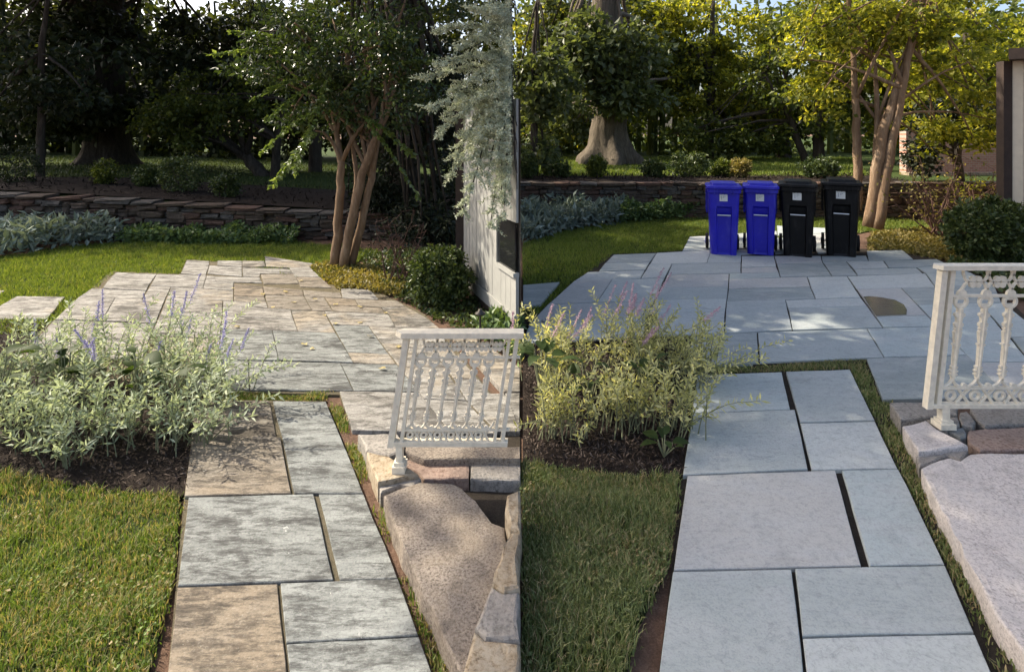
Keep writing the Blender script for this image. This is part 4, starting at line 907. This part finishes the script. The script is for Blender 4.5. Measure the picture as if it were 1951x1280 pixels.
st = thing('rubble_landing', 'cracked mortared stone landing under the left railing', 'landing', P(760, 880))
for nm, px, z, th, m in [('slab', [(682,826),(757,825),(772,846),(770,857),(742,867),(698,857)], .075, .17, 'field_grey'), ('slab', [(699,859),(742,868.5),(797,903),(720,917)], .078, .17, 'field_tan'), ('slab', [(721,918.5),(797,905),(803,912),(787,928),(763,923),(742,931),(725,938)], .05, .14, 'field_grey'),
                         ('slab', [(774,846),(850,847),(991,850),(991,873),(808,874),(772,858)], .07, .17, 'granite_tan'), ('slab', [(744,868.5),(771,859),(806,876),(893,876),(893,911),(808,912),(798,900)], .03, .13, 'field_red'), ('slab', [(895,876),(991,877),(991,914),(896,911)], .03, .13, 'field_grey')]:
    block(nm, px, 'old', z, th, M[m], parent=st)
block('granite_slab', [(731,943),(760,930),(799,918),(862,920),(906,953),(937,996),(962,1003),(966,1040),(965,1200),(960,1420),(930,1420),(880,1290),(834,1180),(771,1049)], 'old', .075, .18, M['granite_tan'], 'long tan weathered granite slab beside the stained path', 'stone slab', .007)
bt = thing('boulder_wall', 'tan boulders piled at the lower right edge of left garden', 'wall', P(960, 1150))
for px, z, th, m in [([(966,940),(991,930),(991,1008),(972,1000),(962,970)], .16, .3, 'field_tan'), ([(958,1040),(974,1012),(991,1012),(991,1118),(960,1122),(938,1106)], .15, .3, 'field_tan'), ([(936,1112),(958,1126),(991,1124),(991,1216),(925,1212),(905,1190)], .13, .27, 'field_grey'), ([(903,1198),(924,1217),(991,1221),(991,1450),(900,1450),(878,1290)], .12, .26, 'field_tan')]:
    block('boulder', px, 'old', z, th, M[m], bev=.012, jit=.004, parent=bt)
st = thing('rubble_landing', 'cracked mortared stone landing under the right railing', 'landing', P(1800, 800))
for px, z, th, m in [([(1695,766),(1760,765),(1826,772),(1824,790),(1783,793),(1731,797),(1716,799)], .08, .17, 'field_grey'), ([(1719,811),(1764,799),(1784,816),(1844,848),(1750,860)], .085, .17, 'granite_pink'), ([(1745,868),(1756,861.5),(1844,850),(1845,858),(1832,875),(1806,868),(1751,889)], .055, .15, 'field_grey'), ([(1766,798),(1824,793),(1829,810),(1804,819),(1790,815)], .078, .17, 'field_grey'), ([(1806,820),(1834,812.5),(1842,824),(1841,832),(1830,833)], .07, .16, 'field_slate'),
                     ([(1829,785),(1842,782),(1859,802),(1853,812),(1833,808),(1828,799)], .08, .17, 'field_grey'), ([(1848,777),(2100,774),(2100,806),(1905,808),(1877,812),(1861,800)], .076, .17, 'field_grey'), ([(1845,820),(1876,816.5),(2100,806),(2100,854),(1867,857),(1845,841)], .07, .16, 'field_red')]:
    block('slab', px, 'new', z, th, M[m], parent=st)
block('granite_slab', [(1755,893),(1776,881),(1807,871),(1830,878),(1848,864),(1888,862),(2000,866),(2100,870),(2100,1450),(2040,1400),(1951,1242),(1888,1149),(1817,1017),(1770,925)], 'new', .08, .18, M['granite_pink'], 'long pale pink granite slab beside the cleaned path', 'stone slab', .007)

# ------------------------------------------------------------------ cast iron railings
def railing(label, x0, x1, y, z0, z1, lean, nb, first, endpost, foot_x):
    t = thing('railing', label, 'railing', (x0, y, 0.0)); Hh = z1 - z0; pw = .036 if Hh > .7 else .034
    sc = Hh / .85
    def B(mb, name, parent=t):
        for v in mb.v: v[:, 0] += (v[:, 2] - z0) * lean; v[:, 1] += y
        return mb.build(name, M['paint'], parent)
    mb = MB(); mb.box((x0 + pw / 2, 0, (z0 + z1) / 2 - .01), (pw, .045, Hh)); B(mb, 'post')
    ix = x0 + pw * 2.1; mb = MB(); mb.box((ix, 0, (z0 + z1) / 2), (.028 * sc, .03, Hh - .02)); B(mb, 'upright')
    mb = MB(); e = .045
    mb.add(np.array([[x0 - e - (z1 - z0) * 0, 0, z1 + .005], [x0 - .01, -.04, z1], [x1, -.04, z1], [x1, .04, z1], [x0 - .01, .04, z1], [x0 - e, 0, z1 + .03], [x0 - .01, -.04, z1 + .028], [x1, -.04, z1 + .028], [x1, .04, z1 + .028], [x0 - .01, .04, z1 + .028]]),
           [np.array([[4, 3, 2, 1, 0]]), np.array([[5, 6, 7, 8, 9]]), np.array([[0, 1, 6, 5], [1, 2, 7, 6], [2, 3, 8, 7], [3, 4, 9, 8], [4, 0, 5, 9]])]); B(mb, 'top_rail')
    zt = z1 - .165 * sc; zb = z0 + .115 * sc
    mb = MB(); mb.box(((ix + x1) / 2, 0, zt), (x1 - ix, .022, .014 * sc)); B(mb, 'frieze_rail')
    mb = MB(); mb.box(((ix + x1) / 2, 0, zb), (x1 - ix, .022, .016 * sc)); B(mb, 'frieze_rail')
    mb = MB(); mb.box(((x0 + pw + x1) / 2, 0, z0 + .008), (x1 - x0 - pw, .05, .022)); B(mb, 'bottom_rail')
    if endpost:
        mb = MB(); mb.box((x1 - .03, 0, (z0 + z1) / 2), (.022, .03, Hh - .02)); B(mb, 'upright')
        mb = MB(); mb.box((x1 - .072, 0, (z0 + z1) / 2), (.016, .026, Hh - .02)); B(mb, 'upright')
    sp = (x1 - (.09 if endpost else 0) - ix - first) / nb if endpost else None
    sp = sp or .152 * sc / 1.0
    r_ = .0115 * sc
    def ring(mb, cx, cz, R, r, n=14, a0=0, a1=2 * math.pi, squash=1.0):
        a = np.linspace(a0, a1, n); mb.tube(np.column_stack([cx + np.cos(a) * R, np.zeros(n), cz + np.sin(a) * R * squash]), r, 6)
    def disc(mb, cx, cz, R, th=.018):
        a = np.arange(10) * 2 * math.pi / 10; mb.extrude(np.column_stack([cx + np.cos(a) * R, cz + np.sin(a) * R]), -th / 2, th / 2)
    i = 0; x = ix + first
    prof = [(0, .010), (.03, .014), (.05, .030), (.065, .030), (.08, .014), (.09, .028), (.11, .034), (.13, .016), (.15, .026), (.17, .026), (.18, .014), (.32, .017), (.46, .019), (.47, .032), (.49, .032), (.50, .018), (.56, .024), (.63, .030), (.66, .032), (.68, .020), (.70, .034), (.72, .020), (.74, .034), (.78, .036), (.80, .020), (.86, .024), (.89, .042), (.92, .040), (.94, .02), (1, .02)]
    while i < nb and x < x1 - .02:
        zlo, zhi = zb + .06 * sc, zt - .075 * sc; hb = zhi - zlo
        mb = MB(); pr = np.array(prof); w = pr[:, 1] * sc * .74; zz = zlo + pr[:, 0] * hb
        mb.extrude(np.concatenate([np.column_stack([x + w, zz]), np.column_stack([x - w[::-1], zz[::-1]])]), -.011, .011)
        mb.tube([[x, -.010, zlo], [x, -.012, zhi]], .007 * sc, 6)
        b_ = B(mb, 'baluster')
        mb = MB(); ring(mb, x, zt - .035 * sc, .036 * sc, .013 * sc); mb.box((x, 0, zt - .055 * sc), (.05 * sc, .014, .014 * sc)); mb.box((x, 0, zt - .018 * sc), (.045 * sc, .014, .012 * sc)); disc(mb, x, zt + .012 * sc, .028 * sc); B(mb, 'ring')
        mb = MB(); ring(mb, x + sp / 2, zb + .068 * sc, sp / 2, .010 * sc, 12, math.pi, 2 * math.pi, .95 * .068 * sc / (sp / 2)); disc(mb, x + sp / 2, zb + .012 * sc, .018 * sc)
        if i == 0: ring(mb, x - sp / 2, zb + .068 * sc, sp / 2, .010 * sc, 8, -math.pi / 2, 0, .95 * .068 * sc / (sp / 2))
        B(mb, 'scroll')
        # upper frieze: crossing arcs with a four-lobed flower between
        fz0, fz1 = zt + .012 * sc, z1 - .004; fh = fz1 - fz0; mid = (fz0 + fz1) / 2
        mb = MB(); ring(mb, x + sp / 2, fz1 + fh * .1, sp * .56, .010 * sc, 10, math.pi * 1.02, math.pi * 1.98, fh * .72 / (sp * .56)); ring(mb, x + sp / 2, fz0 - fh * .1, sp * .56, .010 * sc, 10, math.pi * .02, math.pi * .98, fh * .72 / (sp * .56))
        for q in (45, 135, 225, 315): disc(mb, x + sp / 2 + math.cos(math.radians(q)) * .024 * sc, mid + math.sin(math.radians(q)) * .024 * sc * 1.1, .018 * sc)
        disc(mb, x + sp / 2, fz1 - .01, .0); B(mb, 'frieze_flower')
        # lower frieze: rings and crosses
        lm = (z0 + .02 + zb) / 2; lh = zb - z0 - .02
        mb = MB(); ring(mb, x, lm, lh * .27, .011 * sc)
        for sg in (-1, 1): mb.tube([[x + sp / 2 - sp * .26, .002 * sg, lm - sg * lh * .5], [x + sp / 2 + sp * .26, .002 * sg, lm + sg * lh * .5]], .010 * sc, 6)
        B(mb, 'frieze_ring'); x += sp; i += 1
    fx = foot_x; mb = MB(); mb.box((fx, 0, z0 - .05), (.042 * sc + .006, .045, .11)); mb.box((fx, 0, .095), (.085 * sc + .01, .085, .034)); mb.box((fx, 0, .115), (.065 * sc + .01, .065, .03))
    for v in mb.v: v[:, 1] += y
    mb.build('foot', M['paint'], t)
railing('short ornate cream iron railing at the left landing', -.668, -.025, 3.0, .215, .795, .145, 6, .04, True, -.605)
railing('tall ornate cream iron railing at the right picture edge', 2.545, 4.3, 3.43, .205, 1.05, .11, 11, .075, False, 2.66)

# ------------------------------------------------------------------ wheeled bins
def rrect(w, d, r, n=3):
    pts = []
    for cx_, cy_, a0 in ((w / 2 - r, d / 2 - r, 0), (-w / 2 + r, d / 2 - r, 90), (-w / 2 + r, -d / 2 + r, 180)):
        for k in range(n + 1): a = math.radians(a0 + 90 * k / n); pts.append((cx_ + math.cos(a) * r, cy_ + math.sin(a) * r))
    return pts
def make_bin(label, m, group):
    t = thing('wheeled_bin', label, 'bin', (0, 0, 0), group); hgt = .98
    secs = []
    for z, s, dep, nw in [(.0, 0, .012, .10), (.03, .02, .03, .10), (.3, .3, .03, .105), (.55, .56, .03, .11), (.60, .62, .032, .112), (.605, .625, .07, .112), (.70, .72, .05, .112), (.735, .75, 0.002, .112), (.84, .86, 0, .112), (hgt, 1, 0, .112)]:
        w = .405 + .085 * s; d = .44 + .13 * s; r = .05
        pts = rrect(w, d, r); f = -d / 2
        # front edge with a recessed channel
        for xx, dd in ((-w / 2 + r * 1.0, 0), (-nw - .012, 0), (-nw, dep), (nw, dep), (nw + .012, 0)): pts.append((xx, f + dd))
        for k in range(4): a = math.radians(270 + 90 * k / 3); pts.append((w / 2 - r + math.cos(a) * r, -d / 2 + r + math.sin(a) * r))
        secs.append(np.column_stack([np.array(pts), np.full(len(pts), z)]))
    n = len(secs[0]); k = np.arange(n); k2 = (k + 1) % n; fs = [np.stack([i * n + k, i * n + k2, (i + 1) * n + k2, (i + 1) * n + k], -1) for i in range(len(secs) - 1)]
    mb = MB(); mb.add(np.concatenate(secs), fs + [np.array([k[::-1]]), np.array([k + (len(secs) - 1) * n])]); body = mb.build('body', m, t)
    mb = MB(); mb.tube([[-.105, -.262, .60], [.105, -.262, .60]], .011, 8); mb.build('catch_bar', M['steel'], t)
    # rim under the lid with ribs
    mb = MB(); R = [np.column_stack([np.array(rrect(w, d, .05) + [(w / 2 - .05, -d / 2), (w / 2, -d / 2 + .05)]), np.full(14, z)]) for w, d, z in ((.50, .60, .93), (.525, .625, .94), (.525, .625, .985), (.50, .60, .99))]
    k = np.arange(14); k2 = (k + 1) % 14; mb.add(np.concatenate(R), [np.stack([i * 14 + k, i * 14 + k2, (i + 1) * 14 + k2, (i + 1) * 14 + k], -1) for i in range(3)] + [np.array([k[::-1]]), np.array([k + 42])]); mb.build('rim', m, t)
    for i in range(7):
        mb = MB(); mb.box((-.15 + i * .05, -.318, .955), (.012, .03, .075)); mb.build('rib', m, t)
    mb = MB(); LR = [(.53, .63, .99), (.565, .66, 1.0), (.565, .66, 1.03), (.535, .63, 1.042), (.42, .5, 1.045), (.40, .48, 1.075), (.38, .46, 1.08)]
    R = [np.column_stack([np.array(rrect(w, d, .06) + [(w / 2 - .06, -d / 2), (w / 2, -d / 2 + .06)]), np.full(14, z)]) for w, d, z in LR]
    mb.add(np.concatenate(R), [np.stack([i * 14 + k, i * 14 + k2, (i + 1) * 14 + k2, (i + 1) * 14 + k], -1) for i in range(len(LR) - 1)] + [np.array([k[::-1]]), np.array([k + 14 * (len(LR) - 1)])])
    lid = mb.build('lid', m, t)
    mb = MB(); mb.tube([[-.23, .30, .96], [-.23, .37, .98], [.23, .37, .98], [.23, .30, .96]], .016, 8); mb.build('handle', m, t)
    mb = MB(); mb.extrude([(-.27, .96), (-.245, .96), (-.235, .60), (-.255, .56), (-.272, .62)], .18, .30); mb.build('side_flange', m, t)
    mb = MB(); mb.extrude([(.27, .96), (.245, .96), (.235, .60), (.255, .56), (.272, .62)], .18, .30); mb.build('side_flange', m, t)
    for sx in (-1, 1):
        mb = MB(); a = np.arange(18) * 2 * math.pi / 18
        for x0, x1, rr in ((.225, .27, .12),):
            ri = np.column_stack([np.full(18, sx * x0), .24 + np.cos(a) * rr, .125 + np.sin(a) * rr]); ro = ri.copy(); ro[:, 0] = sx * x1; k_ = np.arange(18); q = (k_ + 1) % 18
            mb.add(np.concatenate([ri, ro]), [np.stack([k_, q, q + 18, k_ + 18], -1), np.array([k_[::-1]]), np.array([k_ + 18])])
        wh = mb.build('wheel', M['rubber'], t)
        mb = MB(); mb.tube([[sx * .265, .24, .125], [sx * .278, .24, .125]], .05, 12); mb.build('hub', m, wh)
    mb = MB(); mb.tube([[-.25, .24, .125], [.25, .24, .125]], .012, 8); mb.build('axle', M['steel'], t)
    mb = MB(); mb.box((0, 0, 0), (.125, .004, .105)); s = mb.build('label_plate', M['sticker'], t, loc=(0, 0, 0)); s.location = (-.01, -.291, .865); s.rotation_euler = (math.radians(3.6), 0, 0)
    for (dx, dz, sx, sz) in ((-.03, .0, .006, .06), (.0, .02, .02, .006), (.022, .02, .014, .006), (.0, .004, .024, .004)):
        mb = MB(); mb.box((0, 0, 0), (sx, .002, sz)); s2 = mb.build('marking', M['ink'], s, loc=(0, 0, 0)); s2.location = (dx, -.0035, dz)
    return t
GRP = 'row of wheeled bins on the cleaned terrace'
def place(t, px, py, rz, sc):
    q = P(px, py); t.location = (q[0], q[1] + .24 * sc, .001); t.rotation_euler = (0, 0, rz); t.scale = (.9 * sc, .95 * sc, sc)
def copy_tree(o, parent=None):
    c_ = o.copy(); C.objects.link(c_); c_.parent = parent
    for ch in o.children: copy_tree(ch, c_)
    return c_
b1 = make_bin('leftmost blue wheeled bin standing on the cleaned terrace', M['blue'], GRP); place(b1, 1389, 487, -.30, 1.02)
b2 = copy_tree(b1); b2['label'] = 'blue wheeled bin standing next to the black ones'; place(b2, 1462, 487, -.40, 1.02)
b3 = make_bin('black wheeled bin standing between blue bin and another black bin', M['black'], GRP); place(b3, 1536, 491, -.46, 1.06)
b4 = copy_tree(b3); b4['label'] = 'rightmost black wheeled bin beside the multi-stemmed tree'; place(b4, 1621, 490, -.5, 1.08)

# ------------------------------------------------------------------ path lights
def lamp(label, c, h, s):
    t = thing('path_light', label, 'lamp', c); mb = MB(); mb.tube([np.array(c) + [0, 0, -.03], np.array(c) + [0, 0, h]], .016 * s, 8); mb.build('stake', M['bronze'], t)
    mb = MB(); mb.lathe([(.03 * s, h - .03), (.08 * s, h - .015), (.078 * s, h - .005), (.03 * s, h + .02 * s), (.028 * s, h + .045 * s), (.012 * s, h + .05 * s)], (c[0], c[1], 0), 16); mb.build('lamp_shade', M['bronze'], t, smooth=True)
lamp('dark metal path light behind the left railing', P(915, 652), .27, .62); lamp('dark metal path light in front of the right clipped shrub', P(1832, 492), .48, 1.0)

# ------------------------------------------------------------------ border plants
def sage(label, c, n, r, h, m, fm, nf, lean=(0, 0), grp=None):
    t = thing('sage_plant', label, 'plant', c, grp); c = np.array(c); st = MB(); lf = MB()
    fl = []
    for i in range(int(n * 1.6)):
        a = c + np.array([rng.normal(0, r * .38), rng.normal(0, r * .25), 0]); th = rng.uniform(0, 2 * math.pi); out = abs(rng.normal(0, .75)) * r
        e = a + np.array([math.cos(th) * out + lean[0] * r, math.sin(th) * out + lean[1] * r, h * rng.uniform(.45, 1.15)]); L = np.linalg.norm(e - a)
        p = branch_path(a, e, .02, .06, 8); p[:, 2] += np.linspace(0, 1, 8) * (1 - np.linspace(0, 1, 8)) * .12; st.tube(p, np.linspace(.004, .0015, 8), 4, False)
        k = int(34 * L / .55); tt = np.repeat(np.linspace(.22, 1, k // 2), 2); q = np.stack([np.interp(tt, np.linspace(0, 1, 8), p[:, j]) for j in range(3)], -1)
        d = norm(e - a); s1 = norm(np.cross(d, rng.normal(size=3))); s2 = np.cross(d, s1)
        alt = np.arange(len(tt)) // 2 % 2; sgn = np.where(np.arange(len(tt)) % 2 == 0, 1, -1)[:, None]
        dirs = np.where(alt[:, None] == 0, s1, s2) * sgn + d * .75
        add_leaves(lf, q, .05, .0145, dirs * 1.6, .4, .35, .05, .05)
        if i < nf: fl.append((p[-1], d))
    st.build('stems', M['stem'], t); lf.build('foliage', m, t)
    for q, d in fl:
        mb = MB(); ln = rng.uniform(.12, .26); d = norm(d + np.array([.05 if fm is M['flower'] else .45, 0, .45])); mb.tube([q, q + d * ln], .0025, 4); tt = np.linspace(0, 1, 110)[:, None]; pp = q + d * tt * ln + rng.normal(0, .008, (110, 3)) * (1.2 - tt)
        add_leaves(mb, pp, .014, .009, d * .4, .2, .9); mb.build('flower_spike', fm, t)
GL, GR = 'silver sages in the left bed', 'golden lit sages in the right bed'
for lab, px, py, n, r, h, nf, ln in [('tall silver sage at the back of the left bed, second from left', 150, 735, 26, .42, .5, 6, (0, 0)), ('silver sage with lavender spikes at the back centre of left bed', 290, 728, 28, .42, .5, 8, (.2, .1)), ('silver sage leaning over the weathered terrace at the bed corner', 375, 765, 24, .36, .42, 6, (.35, .1)),
                                     ('silver sage at the left end of the left bed', 20, 755, 26, .42, .5, 3, (-.1, 0)), ('front silver sage in the middle of the left bed', 215, 835, 26, .34, .42, 0, (.1, -.1)), ('front silver sage beside the stained path', 345, 840, 24, .30, .40, 0, (.15, -.1)), ('front silver sage toward the left picture edge', 60, 850, 26, .36, .42, 0, (0, -.1)), ('small silver sage seedling at the mulch edge', 130, 885, 10, .16, .22, 0, (0, 0))]:
    sage(lab, P(px, py), n, r, h, M['sage'], M['flower'], nf, ln, GL)
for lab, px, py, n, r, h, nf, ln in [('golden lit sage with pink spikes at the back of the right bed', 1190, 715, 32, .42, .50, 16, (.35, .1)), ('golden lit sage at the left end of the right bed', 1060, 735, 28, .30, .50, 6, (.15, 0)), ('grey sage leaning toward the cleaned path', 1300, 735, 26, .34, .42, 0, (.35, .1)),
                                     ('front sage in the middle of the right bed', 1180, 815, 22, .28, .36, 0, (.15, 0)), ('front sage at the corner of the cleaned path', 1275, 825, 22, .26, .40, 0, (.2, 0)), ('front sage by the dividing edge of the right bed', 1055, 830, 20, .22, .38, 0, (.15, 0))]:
    sage(lab, P(px, py), n, r, h, M['sage_lit'], M['flower_pink'], nf, ln, GR)
def big_leaf_mesh(m):
    mb = MB(); n = 9; t = np.linspace(0, 1, n); w = np.sin(t * math.pi * .93 + .12) * .36 * (1 - .25 * t); z = .10 * np.sin(t * 2.2) - .22 * t * t
    v = np.concatenate([np.column_stack([-w, t, z + .07 * w / .36]), np.column_stack([t * 0, t, z]), np.column_stack([w, t, z + .07 * w / .36])]); k = np.arange(n - 1)
    mb.add(v, [np.stack([k, k + 1, k + n + 1, k + n], -1), np.stack([k + n, k + n + 1, k + 2 * n + 1, k + 2 * n], -1)]); me = mb.mesh('leaf', None, True); me.materials.append(m); return me
BL = big_leaf_mesh(M['broad'])
def broadleaf(label, c, n, h, s, grp):
    t = thing('broadleaf_plant', label, 'plant', c, grp); mb = MB()
    for i in range(n):
        a = i * 2.4 + rng.uniform(-.3, .3); o = bpy.data.objects.new('leaf', BL); C.objects.link(o); o.parent = t; rr = rng.uniform(.02, .1) * s / .12
        q = np.array([math.cos(a) * rr, math.sin(a) * rr, h * rng.uniform(.5, 1)]); o.location = tuple(q); o.rotation_euler = (rng.uniform(-.1, .6), rng.normal(0, .25), a - math.pi / 2); k = s * rng.uniform(.7, 1.25); o.scale = (k, k, k)
        mb.tube([np.array(c), np.array(c) + q], .004, 4)
    mb.build('stems', M['stem'], t)
for lab, px, py, n, h, s in [('broad dark leaves in the middle of the left bed', 268, 800, 16, .44, .13), ('broad dark leaves among sage at the left bed centre left', 125, 800, 16, .46, .13), ('broad dark leaves at the left picture edge of the bed', -5, 800, 12, .46, .14), ('low broad leaves near the weathered terrace corner', 335, 800, 10, .38, .12)]:
    broadleaf(lab, P(px, py), n, h, s, 'broadleaf plants in the left bed')
for lab, px, py, n, h, s in [('broad dark leaves in the middle of the right bed', 1225, 790, 14, .38, .12), ('broad leaves at the left end of the right bed', 1035, 780, 12, .42, .13), ('low grey broad leaf plant at the right bed front', 1265, 870, 7, .12, .09), ('broad shaded leaves left of the right bed centre', 1120, 790, 10, .36, .11)]:
    broadleaf(lab, P(px, py), n, h, s, 'broadleaf plants in the right bed')

# ------------------------------------------------------------------ fallen leaves on the weathered terrace
def fallen(px, py):
    mb = MB(); c = P(px, py, .012); n = 8; a = np.arange(n) * 2 * math.pi / n + rng.uniform(0, 1); r = .03 * rng.uniform(.6, 1.2, n); v = np.column_stack([np.cos(a) * r, np.sin(a) * r * .7, .006 * rng.uniform(-1, 2, n)]) + c
    mb.add(np.concatenate([v, c[None] + [0, 0, .004]]), np.stack([np.arange(n), (np.arange(n) + 1) % n, np.full(n, n)], -1)); o = mb.build('fallen_leaf', M['fallen'], loc=c)
    tag(o, 'small dry yellow leaf fallen on the weathered terrace', 'leaf', 'dry leaves fallen on the weathered terrace')
for px, py in [(640,616),(686,614),(580,656),(444,549),(545,555),(452,622),(618,600),(686,584),(735,596),(595,664),(574,535),(520,585),(600,570),(560,575),(705,640),(728,702),(890,1226),(640,580),(760,660),(500,560)]: fallen(px, py)
